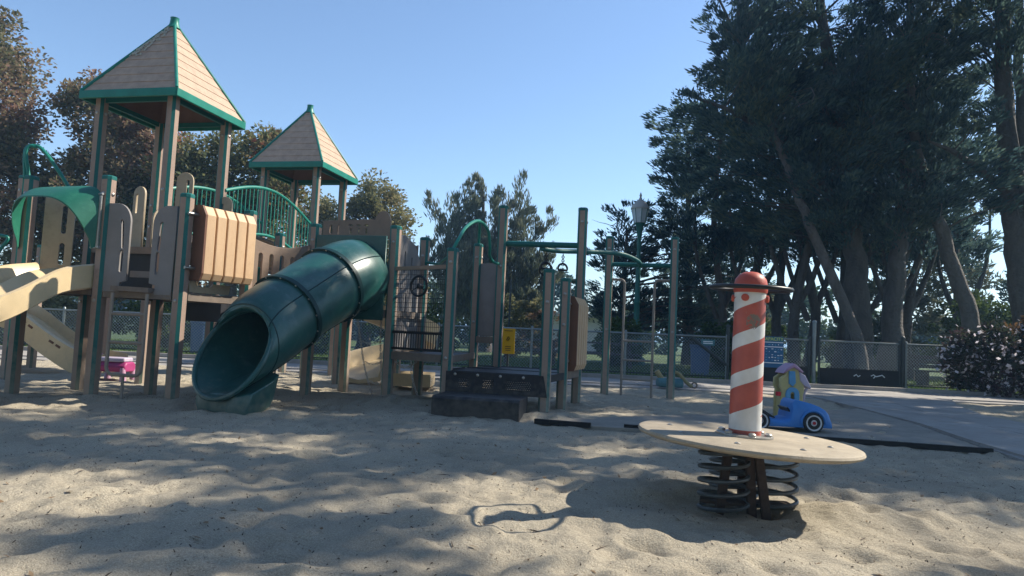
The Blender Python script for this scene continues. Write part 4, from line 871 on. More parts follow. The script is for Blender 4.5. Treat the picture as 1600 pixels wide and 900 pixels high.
g = MB(); g.tube([q + Vector((-.2, 0, .22)), q + Vector((-.27, 0, .36)), q + Vector((-.3, .0, .37))], .022, 8); g.tube([q + Vector((-.28, -.1, .37)), q + Vector((-.28, .1, .37))], .016, 8); g.build('handlebar', 'toy_pink', TP, True)
TY = thing('sand_toy', 'small yellow and teal plastic toy lying on far sand beside ladder post', 'toy', (3.2, 13.2, 0)); q = Vector((3.15, 13.2, .03))
g = MB(); g.loft([[q + Vector((x, y, z)) for y, z in [(-.14, 0), (-.15, .1), (-.08, .17), (.08, .17), (.15, .1), (.14, 0)]] for x in (-.28, -.18, .1, .2)]); g.build('toy_body', 'toy_teal', TY, True, bevel=.03)
g = MB(); g.tube(smooth_path([q + Vector((-.05, -.05, .16)), q + Vector((.02, -.06, .28)), q + Vector((.12, -.06, .26)), q + Vector((.25, -.08, .12)), q + Vector((.36, -.1, .03))], 4), .035, 8); g.build('toy_arm', 'bark_tan', TY, True)
g = MB(); g.torus(q + Vector((.41, -.1, .06)), .05, .016, Matrix.Rotation(PI / 2, 3, 'X'), 16, 6); g.build('toy_ring', 'deck_edge', TY, True)
g = MB(); g.tube([q + Vector((-.2, 0, .15)), q + Vector((-.3, 0, .3))], .05, 8); g.build('toy_head', 'bark_tan', TY, True)

# ------------------------------------------------------------------ chain-link fence, gates and signs
FY = 16.0
def fh(x): return .97 + .006 * (x + 11)
def link_mesh(x0, x1, z0, z1f, parent, y=FY, sp=.072, r=.0042, m='fence_steel'):
    g = MB(); w_ = x1 - x0; h_ = z1f - z0; k = -int(h_ / sp) - 1
    while k * sp < w_:
        a = k * sp                                       # wire x = a + t, z = t
        t0, t1 = max(0, -a), min(h_, w_ - a)
        if t1 - t0 > .01:
            for s in (0, 1):
                xa, xb = (a + t0, a + t1) if s == 0 else (w_ - a - t0, w_ - a - t1)
                g.tube([(x0 + xa, y + .004 * s, z0 + t0), (x0 + xb, y + .004 * s, z0 + t1)], r, 3, cap=False)
        k += 1
    return g.build('chain_link', m, parent, kind='stuff')
def fence_run(name, label, xs):
    F_ = thing(name, label, 'fence', (xs[0], FY, 0), 'chain-link fence runs round the playground')
    for x in xs: g = MB(); g.lathe([(.03, -.1), (.03, fh(x) + .03), (.036, fh(x) + .035), (.02, fh(x) + .07), (.004, fh(x) + .075)], 10, (x, FY, 0)); g.build('fence_post', 'fence_steel', F_, True)
    for a, b_ in zip(xs, xs[1:]):
        g = MB(); g.tube([(a, FY - .005, fh(a)), (b_, FY - .005, fh(b_))], .021, 8); g.build('top_rail', 'fence_steel', F_, True)
        g = MB(); g.tube([(a, FY + .0, .14), (b_, FY + .0, .14)], .014, 6); g.build('bottom_rail', 'fence_dark', F_, True)
        link_mesh(a + .03, b_ - .03, .10, min(fh(a), fh(b_)) - .02, F_)
    return F_
fl_ = fence_run('chain_link_fence', 'long silver chain-link fence behind the play structure left of the gates', [-17 + 2.19 * k for k in range(10)] + [5.08])
g = MB(); g.tube([(4.22, FY - .07, 1.02), (5.06, FY - .07, .42)], .035, 8); g.build('brace_bar', 'fence_dark', fl_, True)
fence_run('chain_link_fence', 'short low fence right of the gates in front of the bench and flowering bush', [9.27, 11.6, 13.9])
def gate(x0, x1, label, mesh_from=.47):
    G_ = thing('gate', label, 'gate', (x0, FY, 0), 'fence gates with black kick boards'); z0, z1 = .07, 1.09
    g = MB(); g.tube([(x0, FY, z0), (x0, FY, z1), (x1, FY, z1), (x1, FY, z0)], .024, 8, closed=True); g.build('gate_frame', 'fence_steel', G_, True)
    for x in (x0, x1): g = MB(); g.tube([(x, FY + .001, z0 - .05), (x, FY + .001, z1 + .08)], .03, 8); g.build('gate_stile', 'fence_dark', G_, True)
    g = MB(); g.box(((x0 + x1) / 2, FY - .02, .26), (x1 - x0 - .05, .02, .4)); g.build('kick_board', 'kick_board', G_)
    link_mesh(x0 + .03, x1 - .03, mesh_from, z1 - .02, G_)
    if x0 > 7:                                           # chalky scribble on the kick board
        for k_, pts in enumerate(([(-.1, .03), (-.04, .07), (.0, .02), (.05, .05)], [(.3, .05), (.36, .08), (.42, .04), (.5, .06), (.56, .08), (.62, .03)], [(.36, .0), (.4, .05)])):
            g = MB(); g.tube([(x0 + .9 + a, FY - .034, .27 + c) for a, c in pts], .012, 5); g.build('paint_mark', 'sign_white', G_)
    return G_
gate(5.22, 7.0, 'steel gate carrying the blue capacity sign, left of the gate post')
gate(7.24, 9.12, 'steel chain-link gate with black kick board right of the capacity sign')
for x, lb_, h in ((5.1, 'dark gate post at left of capacity sign behind striped pole', 1.3), (7.12, 'tall steel post between the two gates', 1.5), (9.2, 'steel post right of the gates near the bench', 1.22)):
    g = MB(); g.lathe([(.042, -.1), (.042, h), (.05, h + .005), (.048, h + .03), (.02, h + .06), (.004, h + .065)], 12, (x, FY, 0)); tag(g.build('gate_post', 'fence_dark' if x != 7.12 else 'fence_steel', None, True), lb_, 'post', 'posts of the gates')
def text(s, size, m, parent, loc, th=.002):
    cu = bpy.data.curves.new('txt', 'FONT'); cu.body = s; cu.size = size; cu.align_x = 'CENTER'; cu.align_y = 'CENTER'; cu.extrude = th
    t = bpy.data.objects.new('txt', cu); COL.objects.link(t); dg = bpy.context.evaluated_depsgraph_get(); me = bpy.data.meshes.new_from_object(t.evaluated_get(dg)); bpy.data.objects.remove(t)
    me.transform(Matrix.Translation(Vector(loc) - abs_loc(parent)) @ Matrix.Rotation(PI / 2, 4, 'X')); me.materials.clear(); me.materials.append(MATS[m]); me.name = 'lettering'
    o = bpy.data.objects.new('lettering', me); COL.objects.link(o); o.parent = parent; return o
sgx, sgy = 6.12, FY - .06
CS = thing('capacity_sign', 'blue sign headed CAPACITY with white rows hanging on gate', 'sign', (sgx, sgy, .45))
g = MB(); g.box((sgx, sgy, .77), (.52, .012, .72)); g.build('sign_board', 'sign_blue', CS, bevel=.003)
g = MB(); g.box((sgx, sgy - .008, 1.07), (.5, .006, .10)); g.build('sign_header', 'sign_teal', CS)
text('CAPACITY', .105, 'sign_lime', CS, (sgx, sgy - .013, 1.07))
for z, h_ in ((.995, .018), (.89, .02), (.52, .02)): g = MB(); g.box((sgx, sgy - .009, z), (.5, .006, h_)); g.build('sign_line', 'sign_white', CS)
rs = random.Random(5)
for z in (.94, .835, .775, .70, .64, .58):
    for k in range(7):
        if rs.random() < .75: g = MB(); g.box((sgx - .21 + .07 * k, sgy - .009, z + rs.uniform(-.008, .008)), (rs.uniform(.015, .05), .006, rs.uniform(.012, .022))); g.build('sign_mark', 'sign_white' if rs.random() < .6 else 'toy_lightblue', CS)
g = MB(); g.box((4.62, FY - .05, .92), (.32, .01, .14)); tag(g.build('small_sign', 'sign_teal', None, bevel=.003), 'small pale teal sign fixed high on the fence left of the striped pole', 'sign')
so_ = bpy.data.objects['small_sign']
for z in (.94, .90): g = MB(); g.box((4.62, FY - .059, z), (.22, .004, .018)); o = g.build('sign_line', 'sign_white'); o.parent = so_
YS = thing('yellow_sign', 'bright yellow notice sign beside tall brown post', 'sign', (-.02, 10.9, .55)); exs = Vector((1, -.15, 0)).normalized()
g = MB(); g.box((-.015, 10.9, .785), (.2, .012, .40), exs, Vector((.15, 1, 0)).normalized()); g.build('sign_board', 'sign_yellow', YS, bevel=.004)
for z, w_, h_ in ((.95, .13, .008), (.70, .09, .008), (.67, .09, .008), (.64, .08, .008)): g = MB(); g.box((-.02, 10.89, z), (w_, .006, h_), exs, Vector((.15, 1, 0)).normalized()); g.build('sign_line', 'sign_ink', YS)
g = MB(); g.tube([(-.05, 10.89, .80), (-.02, 10.885, .86), (.0, 10.885, .83), (-.03, 10.89, .79)], .006, 5); g.build('sign_pictogram', 'sign_ink', YS)
g = MB(); g.tube([(-.015, 10.93, -.1), (-.015, 10.93, .95)], .018, 8); g.build('sign_stake', 'fence_dark', YS, True)

# ------------------------------------------------------------------ street furniture beyond the fence
def lamp(x, y, H_, label):
    L_ = thing('street_lamp', label, 'street lamp', (x, y, 0), 'green lamp posts in the park'); k = H_ / 6.2
    g = MB(); g.lathe([(.36 * k, 0), (.36 * k, .25 * k), (.25 * k, .32 * k), (.23 * k, .9 * k), (.16 * k, 1.05 * k), (.13 * k, 1.2 * k), (.15 * k, 1.3 * k), (.11 * k, 1.4 * k), (.10 * k, 2.2 * k), (.125 * k, 2.25 * k), (.10 * k, 2.32 * k), (.085 * k, 3.4 * k), (.07 * k, 4.6 * k), (.10 * k, 4.75 * k), (.13 * k, 5.0 * k), (.2 * k, 5.12 * k), (.1 * k, 5.13 * k)], 16, (x, y, 0)); g.build('lamp_post', 'lamp_green', L_, True)
    g = MB(); g.lathe([(.21 * k, 5.12 * k), (.31 * k, 5.62 * k), (.25 * k, 5.63 * k)], 8, (x, y, 0)); g.build('lamp_glass', 'lamp_glass', L_)
    for j in range(8): a = 2 * PI * (j) / 8; g = MB(); g.tube([(x + .212 * k * math.cos(a), y + .212 * k * math.sin(a), 5.12 * k), (x + .314 * k * math.cos(a), y + .314 * k * math.sin(a), 5.62 * k)], .012 * k, 5); g.build('lamp_rib', 'lamp_green', L_)
    g = MB(); g.lathe([(.34 * k, 5.62 * k), (.34 * k, 5.66 * k), (.29 * k, 5.76 * k), (.17 * k, 5.88 * k), (.07 * k, 5.97 * k), (.03 * k, 6.08 * k), (.05 * k, 6.12 * k), (.005, 6.25 * k)], 12, (x, y, 0)); g.build('lamp_roof', 'roof_grey', L_, True)
lamp(4.42, 24, 6.1, 'tall green street lamp standing behind the hanging-ring bars')
lamp(13.35, 27, 4.25, 'shorter street lamp among the cypress trunks behind the gate')
BN = thing('park_bench', 'dark wooden park bench on grass behind low fence by flowering bush', 'bench', (11.7, 18.2, 0))
for k in range(3): g = MB(); g.box((11.7, 18.05 + .14 * k, .44), (1.7, .12, .04)); g.build('seat_slat', 'bench_wood', BN, bevel=.004)
for k in range(3): g = MB(); g.box((11.7, 18.45 + .02 * k, .56 + .12 * k), (1.7, .035, .10)); g.build('back_slat', 'bench_wood', BN, bevel=.004)
for x in (11.0, 12.4): g = MB(); g.box((x, 18.2, .21), (.08, .42, .42)); g.box((x, 18.47, .5), (.08, .05, .7)); g.build('bench_leg', 'bench_wood', BN)
def picnic(x, y, label):
    T_ = thing('picnic_table', label, 'picnic table', (x, y, 0), 'picnic tables on the lawn')
    for k in range(4): g = MB(); g.box((x, y - .3 + .2 * k, .76), (1.9, .17, .05)); g.build('table_board', 'bench_wood', T_)
    for s in (-1, 1): g = MB(); g.box((x, y + s * .75, .45), (1.9, .26, .05)); g.build('seat_board', 'bench_wood', T_)
    for s in (-.7, .7): g = MB(); g.box((x + s, y, .38), (.12, 1.3, .1)); g.bar((x + s, y - .55, 0), (x + s, y - .1, .74), .1, .1); g.bar((x + s, y + .55, 0), (x + s, y + .1, .74), .1, .1); g.build('table_leg', 'bench_wood', T_)
picnic(.6, 20.5, 'dark picnic table on the lawn behind the yellow sign'); picnic(2.9, 20.8, 'dark picnic table on lawn left of the green lamp base')
HB = thing('park_building', 'low white building with pale flat roof beyond the lawn', 'building', (2.4, 40, 0))
g = MB(); g.box((2.6, 40, 1.0), (9, 5, 2.0)); g.build('wall', 'wall_white', HB)
g = MB(); g.box((2.6, 40, 2.1), (9.8, 5.8, .22)); g.build('roof', 'roof_grey', HB)
for x in (-1, 1.2, 3.4, 5.6): g = MB(); g.box((x, 37.47, 1.2), (1.1, .04, .9)); wn = g.build('window', 'glass_dark', HB); g = MB(); g.box((x, 37.44, 1.2), (.05, .03, .9)); g.build('window_frame', 'wall_white', wn)
# utility pole-like thin masts behind the lawn
g = MB(); g.tube([(-.05, 25, 0), (-.05, 25, 2.9)], .035, 8); tag(g.build('sign_pole', 'fence_dark', None, True), 'thin dark pole rising above fence left of yellow sign', 'pole')
for x, y, lb_, m in ((-7.9, 17.6, 'blue litter bin on grass behind fence, seen beneath left tower', 'blue_bin'), (5.3, 19.0, 'blue litter bin on grass behind fence left of capacity sign', 'blue_bin'), (-12.0, 17.4, 'dark litter bin on grass at the far left behind the fence', 'kick_board')):
    T_ = thing('litter_bin', lb_, 'bin', (x, y, 0), 'litter bins behind the fence')
    g = MB(); g.lathe([(.24, 0), (.27, .75), (.29, .77), (.29, .82), (.24, .83)], 16, (x, y, .02)); g.build('bin_body', m, T_, True)
    g = MB(); g.lathe([(.285, .83), (.27, .9), (.15, .98), (.02, 1.0)], 16, (x, y, .02)); g.build('bin_lid', 'kick_board', T_, True)

# ------------------------------------------------------------------ trees and shrubs
def leaf_cloud(C, rad, m, length, width, flat=.6, upb=.35, rng=RNG, D=None):
    """C (n,3) clump centres, rad (n,) radii, m leaves each -> diamond leaves pointing outward"""
    n = len(C); N = n * m; d = rng.standard_normal((N, 3)); d /= np.linalg.norm(d, axis=1)[:, None]; rr = rng.random(N) ** .45
    c = np.repeat(C, m, 0); r = np.repeat(rad, m); off = d * (rr * r)[:, None]; off[:, 2] *= flat; p = c + off
    t = d * .8 + rng.standard_normal((N, 3)) * .5
    if D is not None: t = t * .55 + np.repeat(D, m, 0) * 1.0
    t[:, 2] = t[:, 2] * 1.0; t[:, 2] = t[:, 2] * .6 + upb; t /= np.linalg.norm(t, axis=1)[:, None]
    q = rng.standard_normal((N, 3)); s = np.cross(t, q); s /= np.linalg.norm(s, axis=1)[:, None] + 1e-9
    L = length * rng.uniform(.6, 1.3, N)[:, None]; W_ = width * rng.uniform(.6, 1.3, N)[:, None]
    V = np.stack([p - t * L * .5, p + s * W_ * .5 - t * L * .05, p + t * L * .5, p - s * W_ * .5 - t * L * .05], 1).reshape(-1, 3)
    return V, np.arange(N * 4).reshape(-1, 4)
def sample_ell(e, n, rng, shell=.45):
    cx, cy, cz, rx, ry, rz = e; d = rng.standard_normal((n, 3)); d /= np.linalg.norm(d, axis=1)[:, None]; r = shell + (1 - shell) * rng.random(n) ** .6
    return np.array([cx, cy, cz]) + d * r[:, None] * np.array([rx, ry, rz])
def tree(name, label, trunks, ells, leaf, bark='bark', per=70, clump=.75, length=.24, width=.075, flat=.55, upb=.35, group=None, seed=1, branch=.5, extra=None, centers=None, cat='tree', fan=False, twigs=0):
    rng = np.random.default_rng(seed); base = trunks[0][0][0]; T_ = thing(name, label, cat, (base[0], base[1], 0), group)
    b = MB(); nodes = []
    for pts, r0, r1 in trunks:
        P = smooth_path(pts, 6); n = len(P)
        P = [p + Vector((rng.normal(0, .03), rng.normal(0, .03), 0)) * (r0 / .3) if 0 < i < n - 1 else p for i, p in enumerate(P)]
        rs_ = [(r0 + (r1 - r0) * i / (n - 1)) * (1.0 + (.45 if pts[0][2] <= .01 else 0) * math.exp(-i * 1.1)) for i in range(n)]
        b.tube(P, rs_, 10); nodes += [(p, r) for p, r in zip(P, rs_) if p.z > (.9 if r0 > .06 else .1)]
    C = [] if centers is None else [np.array(centers)]
    for e in ells: C.append(sample_ell(e[:6], max(6, int(e[6] * (.95 if fan else 1))), rng))
    C = np.concatenate(C); NP = np.array([tuple(p) for p, _ in nodes])
    for c in C:
        if rng.random() > branch: continue
        dd = NP - c; cost = np.linalg.norm(dd, axis=1) + np.where(dd[:, 2] > -.2, 2.5, 0); i = int(cost.argmin()); p, r = nodes[i]; c = Vector(c); L_ = (c - p).length
        midp = p.lerp(c, .5) + Vector((rng.normal(0, .08), rng.normal(0, .08), .1 + rng.normal(0, .06))) * L_ * .5
        q = smooth_path([p, midp, c], 3); rb = min(r * .4, .012 + L_ * .013); b.tube(q, [rb * (1 - .75 * j / (len(q) - 1)) for j in range(len(q))], 5, cap=False)
    for _ in range(twigs):                               # bare dead twigs hanging in the crown
        p = Vector(C[rng.integers(len(C))]); d1 = Vector(rng.standard_normal(3)); d1.z = d1.z * .5 - .15; d1.normalize(); L_ = rng.uniform(.5, 1.2); q = [p]
        for j in range(4): d1 = (d1 + Vector(rng.standard_normal(3)) * .28).normalized(); q.append(q[-1] + d1 * L_ / 4)
        b.tube(q, [.017, .014, .011, .008, .004], 4, cap=False)
    b.build('trunk', bark, T_, True)
    if fan:
        dd = np.linalg.norm(C[:, None, :] - NP[None], axis=2) + 3 * np.maximum(0, NP[None, :, 2] - C[:, None, 2]); near = NP[dd.argmin(1)]; D = C - near; D[:, 2] = D[:, 2] * .5 + .35; D /= np.linalg.norm(D, axis=1)[:, None] + 1e-9
        rad = clump * rng.uniform(.6, 1.3, len(C)); C3 = np.concatenate([C + D * (rad * k)[:, None] + rng.normal(0, .12, C.shape) for k in (-.45, .3, .95)]); R3 = np.concatenate([rad * k for k in (.85, .66, .40)]); D3 = np.concatenate([D, D, D])
        Vv, Ff = leaf_cloud(C3, R3, per // 3, length, width, flat, upb, rng, D3)
    else: Vv, Ff = leaf_cloud(C, clump * rng.uniform(.6, 1.35, len(C)), per, length, width, flat, upb, rng)
    o = np_mesh('crown', Vv, Ff, leaf, T_, origin=(base[0], base[1], 0))
    if extra:
        m, frac, per2, ln, wd_ = extra; k = rng.random(len(C)) < frac; Vv, Ff = leaf_cloud(C[k], clump * 1.35 * np.ones(k.sum()), per2, ln, wd_, .9, .2, rng); np_mesh('blossom', Vv, Ff, m, T_, origin=(base[0], base[1], 0))
    return T_
GR = 'cypress trees in the grove behind the gates'
tree('cypress_tree', 'cypress with the thickest dark trunk, behind the gate right of capacity sign', [([(10.6, 20.6, 0), (10.45, 20.6, 2.5), (10.2, 20.6, 5), (9.6, 20.7, 9), (9.2, 20.8, 12.5)], .42, .12), ([(10.3, 20.6, 4.2), (8.8, 20.2, 6.2), (6.6, 19.8, 7.6), (5.0, 19.8, 8.2)], .14, .04), ([(10.2, 20.6, 5), (8.2, 20.4, 7.0), (6.8, 20.4, 9.8), (5.9, 20.4, 11.6)], .13, .03)],
     [(8.4, 20.6, 9.4, 2.8, 2.4, 3.0, 70), (9.4, 20.6, 13, 3, 2.6, 2.4, 50), (6.4, 20, 8.1, 1.6, 1.6, 1.1, 30), (7.2, 20.3, 6.4, 1.9, 1.6, 1.0, 30), (7.4, 20.4, 11.4, 1.4, 1.5, 1.6, 24), (8.4, 19.8, 5.0, 2.2, 1.5, 1.0, 40), (9.4, 19.6, 7.2, 2.0, 1.2, 1.2, 30)], 'leaf_cypress', per=175, clump=.63, length=.21, width=.055, flat=.5, fan=True, twigs=26, group=GR, seed=21)
tree('cypress_tree', 'cypress with pale straight trunk, second from the gate posts at right', [([(11.6, 20.9, 0), (11.7, 20.9, 2.5), (11.9, 20.9, 4.6), (12.1, 21, 8), (12.2, 21, 12)], .34, .10), ([(12.0, 20.9, 4.8), (13.4, 21, 6.6), (14.2, 21, 7.6)], .1, .03)],
     [(11.8, 21, 8.2, 2.2, 2.0, 2.6, 56), (12.2, 21, 12.2, 2.6, 2.4, 2.6, 40), (13.6, 21.4, 7.4, 1.3, 1.3, .8, 12), (11.4, 20.0, 5.2, 1.9, 1.2, 1.0, 36)], 'leaf_cypress', 'bark_pale', per=175, clump=.63, length=.21, width=.055, flat=.5, fan=True, twigs=26, group=GR, seed=22)
tree('cypress_tree', 'slender cypress whose trunk leans left across the grove', [([(10.15, 19.7, 0), (9.95, 19.7, 1.4), (8.7, 19.7, 4.2), (7.9, 19.8, 6.2), (6.9, 19.9, 8.8), (6.4, 20, 11)], .19, .05)],
     [(7.1, 19.8, 9.9, 1.4, 1.4, 1.6, 30), (7.8, 19.7, 8.0, 1.4, 1.3, 1.3, 24), (7.4, 20, 12.2, 1.3, 1.3, 1.2, 18)], 'leaf_cypress', 'bark_pale', per=175, clump=.52, length=.21, width=.055, flat=.5, fan=True, twigs=26, group=GR, seed=23)
tree('cypress_tree', 'cypress with curved leaning trunk rising behind the flowering bush', [([(13.75, 20, 0), (13.5, 20, 1.8), (12.85, 20, 3.9), (12.2, 20, 5.8), (11.75, 20, 7.6), (11.6, 20, 10)], .27, .09), ([(12.2, 20, 5.8), (10.6, 19.6, 7.2), (9.6, 19.4, 8.6)], .09, .03)],
     [(11.4, 19.7, 9.6, 1.9, 1.7, 1.8, 40), (10.0, 19.5, 8.6, 1.2, 1.2, 1.0, 20), (12.6, 20, 11.2, 2.0, 1.8, 1.6, 28), (13.2, 19.6, 5.8, 1.6, 1.1, .9, 24)], 'leaf_cypress', 'bark_pale', per=175, clump=.6, length=.21, width=.055, flat=.5, fan=True, twigs=26, group=GR, seed=24)
tree('cypress_tree', 'large twin-trunked cypress at the right edge behind the flowering bush', [([(14.9, 19.4, 0), (14.5, 19.4, 3), (14.2, 19.4, 6), (14.0, 19.4, 11), (13.9, 19.4, 15)], .38, .14), ([(15.3, 19.7, 0), (15.1, 19.7, 3), (14.8, 19.7, 7), (14.7, 19.7, 12)], .28, .10), ([(15.2, 19.2, 2.2), (14.5, 19.1, 5), (13.9, 19.0, 8.2)], .18, .05), ([(14.2, 19.4, 5.6), (12.6, 19.2, 6.6), (11.6, 19, 6.9)], .13, .03)],
     [(14.2, 19.4, 13.0, 2.8, 2.6, 2.4, 50), (13.2, 19.2, 10.4, 1.8, 1.6, 1.3, 26), (12.6, 19.1, 7.6, 1.3, 1.2, .6, 14), (15.8, 19.4, 8.8, 1.8, 1.8, 1.6, 22)], 'leaf_cypress', per=175, clump=.6, length=.21, width=.055, flat=.5, fan=True, twigs=26, group=GR, seed=25)
thin = [(9.0, 21.6, 9.5, 'slim dark cypress next right of the pole-side stems'), (9.75, 22.4, 9.4, 'forked thin cypress left of the leaning trunk'), (12.35, 22, 12.9, 'thin pale cypress between the two straight trunks'), (13.0, 22.4, 13.5, 'thin cypress leaning right beside the pale straight trunk'), (11.0, 23, 11.2, 'dark thin cypress close behind the thickest trunk'), (8.35, 23.5, 8.7, 'dark slim cypress just right of the striped pole top'), (9.35, 24, 9.6, 'slim cypress with kinked trunk left of the thickest trunk'), (7.4, 24.5, 7.2, 'dark cypress right behind the striped pole'), (12.9, 24.5, 12.6, 'thin forked cypress deep in the grove between pale trunks'), (16.5, 25, 16.3, 'thin cypress deep in the grove near right edge')]
for i, (x, y, xt, lb_) in enumerate(thin):
    tree('cypress_tree', lb_, [([(x, y, 0), (x + .25 * math.sin(i * 2.1), y, 2.2), (xt, y, 5), (xt + .3, y, 10)], .2, .06), ([(x + .2 * math.sin(i * 2.1), y, 2.0), (x + .9, y, 4.2), (x + 1.1, y, 6.5)], .11, .03), ([(x, y, 1.8), (x - .8, y, 4.0), (x - .9, y, 6.0)], .1, .03)],
         [(xt, y, 8.4, 2.0, 1.8, 2.8, 44), (xt - .3, y, 4.9, 1.7, 1.4, 1.0, 22)], 'leaf_cypress', per=175, clump=.63, length=.22, width=.06, flat=.5, fan=True, twigs=10, group=GR, seed=30 + i)
tree('cypress_tree', 'dense dark cypress with low boughs behind the ladder bars', [([(7.1, 27, 0), (7.0, 27, 3), (6.9, 27, 6), (6.8, 27, 9)], .24, .06)],
     [(7.3, 27, 5.2, 1.75, 1.6, 3.6, 84), (6.6, 27, 7.8, 1.1, 1.0, 1.4, 20), (7.8, 27, 8.8, 1.6, 1.5, 1.6, 26), (7.2, 26.6, 2.4, 1.9, 1.2, 1.6, 30)], 'leaf_cypress', per=170, clump=.6, length=.21, width=.055, flat=.5, fan=True, twigs=26, group=GR, seed=41)
tree('cypress_tree', 'dark bushy cypress directly behind the tall green lamp', [([(4.3, 26.5, 0), (4.3, 26.5, 2.5), (4.4, 26.5, 5.2)], .2, .05)],
     [(4.4, 26.5, 2.8, 1.6, 1.4, 2.0, 60), (4.6, 26.5, 4.8, .9, .9, 1.1, 14), (7.6, 26, 3.2, 2.2, 1.4, 2.6, 70)], 'leaf_cypress', per=175, clump=.6, length=.21, width=.055, flat=.5, fan=True, twigs=26, group=GR, seed=42)
# the mid-distance cypress with upswept sprays
tips = [(-1.7, 32, 8.1), (-3.9, 32, 6.9), (-3.0, 32, 7.0), (.4, 32, 7.7), (1.3, 32, 6.3), (1.7, 32, 5.0), (-4.2, 32, 5.2), (-.6, 31.5, 7.4), (-2.3, 31.5, 7.2), (1.9, 32, 3.8), (-3.9, 31.6, 3.8), (0.6, 31, 5.2), (-1.8, 31, 5.4), (-3.0, 31, 5), (-.4, 30.8, 3.9), (1.4, 31, 2.6), (-3.2, 31, 2.6), (-1.6, 30.8, 3.2),
        (-.9, 31, 6.4), (-1.9, 31.2, 6.6), (.2, 31, 6.4), (-2.9, 31, 6.1), (.9, 31, 4.2), (-2.4, 30.8, 4.2), (-.9, 30.7, 4.9), (.2, 30.8, 3.0), (-2.4, 30.8, 2.4), (-.8, 30.6, 2.3), (-3.6, 31.3, 4.4), (1.5, 31.4, 4.4)]
cen = []; rngc = np.random.default_rng(50)
for t in tips:
    for k in range(8): u = .35 + .65 * (k + 1) / 8; cen.append(tuple(np.array((-1.15, 32, 1.4)) * (1 - u) + np.array(t) * u + rngc.normal(0, .16, 3)))
tree('cypress_tree', 'lone sunlit cypress with upswept sprays behind the hanging-ring bars', [([(-1.1, 32, 0), (-1.15, 32, 1.5), (-1.3, 32, 4), (-1.6, 32, 7.6)], .3, .05)] + [([(-1.15, 32, 1.4), tuple((np.array((-1.15, 32, 1.4)) + np.array(t)) / 2 + np.array((0, 0, -.2))), t], .09, .02) for t in tips],
     [(-1.2, 32, 2.6, 1.8, 1.3, 1.2, 20)], 'leaf_cypress_light', per=200, clump=.5, length=.30, width=.055, flat=1.0, upb=.9, fan=True, group='lone trees behind the lawn', seed=51, branch=.2, centers=cen)
# left-hand trees
GL = 'leafy trees behind the fence at left'
tree('leafy_tree', 'tallest russet-leaved tree at the left edge of the picture', [([(-15.2, 19, 0), (-15.2, 19, 2), (-15.4, 19, 5), (-15.3, 19, 9)], .3, .06)], [(-15.5, 19, 7.2, 1.5, 1.5, 2.9, 90), (-15.6, 19, 4.2, 1.7, 1.6, 2.0, 66), (-14.4, 19, 5.2, .7, .8, .8, 8)], 'leaf_russet', per=230, clump=.55, length=.135, width=.08, flat=.85, upb=.1, group=GL, seed=61)
tree('leafy_tree', 'sparse russet tree with open crown left of the near roof', [([(-12.1, 20, 0), (-12.2, 20, 2.5), (-12.4, 20, 5), (-12.2, 20, 7.6)], .2, .04), ([(-12.2, 20, 3), (-13.2, 20, 4.4), (-13.6, 20, 5.2)], .09, .02)], [(-12.4, 20, 6.6, 1.1, 1.1, 1.5, 44), (-12.6, 20, 4.2, 1.9, 1.5, 1.3, 60), (-11.0, 20, 5.4, 1.0, 1.0, 1.5, 34), (-13.8, 20, 4.2, 1.1, 1, 1.4, 20)], 'leaf_russet', per=230, clump=.5, length=.135, width=.08, flat=.85, upb=.1, group=GL, seed=62)
tree('leafy_tree', 'dark green tree with red blossom between the two roofs', [([(-8.2, 20, 0), (-8.3, 20, 2), (-8.6, 20, 5.5)], .26, .06), ([(-8.3, 20, 2), (-9.6, 20, 4), (-10, 20, 5)], .12, .03)], [(-8.7, 20, 5.0, 2.0, 1.6, 1.6, 60), (-7.3, 20, 5.2, 1.0, 1.0, 1.5, 26), (-10.0, 20, 4.4, 1.4, 1.2, 1.7, 40), (-8.2, 20, 3.4, 2.0, 1.4, 1.0, 34)], 'leaf_redflower', per=230, clump=.55, length=.135, width=.08, flat=.8, upb=.1, group=GL, seed=63)
tree('leafy_tree', 'rounded olive-green tree showing right of the far roof', [([(-5.1, 24, 0), (-5.0, 24, 2), (-5.0, 24, 5)], .24, .06)], [(-5.0, 24, 4.2, 1.25, 1.2, 1.9, 60), (-6.6, 24, 3.8, 1.5, 1.3, 1.6, 46), (-4.6, 24, 2.4, 1.5, 1.2, 1.0, 26)], 'leaf_olive', per=230, clump=.55, length=.135, width=.08, flat=.85, upb=.1, group=GL, seed=64)
tree('leafy_tree', 'russet tree filling the gap behind the slide hood', [([(-14.2, 21.5, 0), (-14.1, 21.5, 2), (-14, 21.5, 4)], .22, .05)], [(-14.0, 21.5, 2.9, 2.4, 1.4, 1.7, 66)], 'leaf_olive', per=230, clump=.6, length=.135, width=.08, flat=.85, upb=.1, group=GL, seed=65)
tree('leafy_tree', 'russet and olive tree behind the near tower posts', [([(-10.9, 21.5, 0), (-10.9, 21.5, 2), (-10.8, 21.5, 4)], .22, .05)], [(-10.9, 21.5, 2.8, 2.0, 1.4, 1.6, 56)], 'leaf_russet', per=230, clump=.6, length=.135, width=.08, flat=.85, upb=.1, group=GL, seed=66)
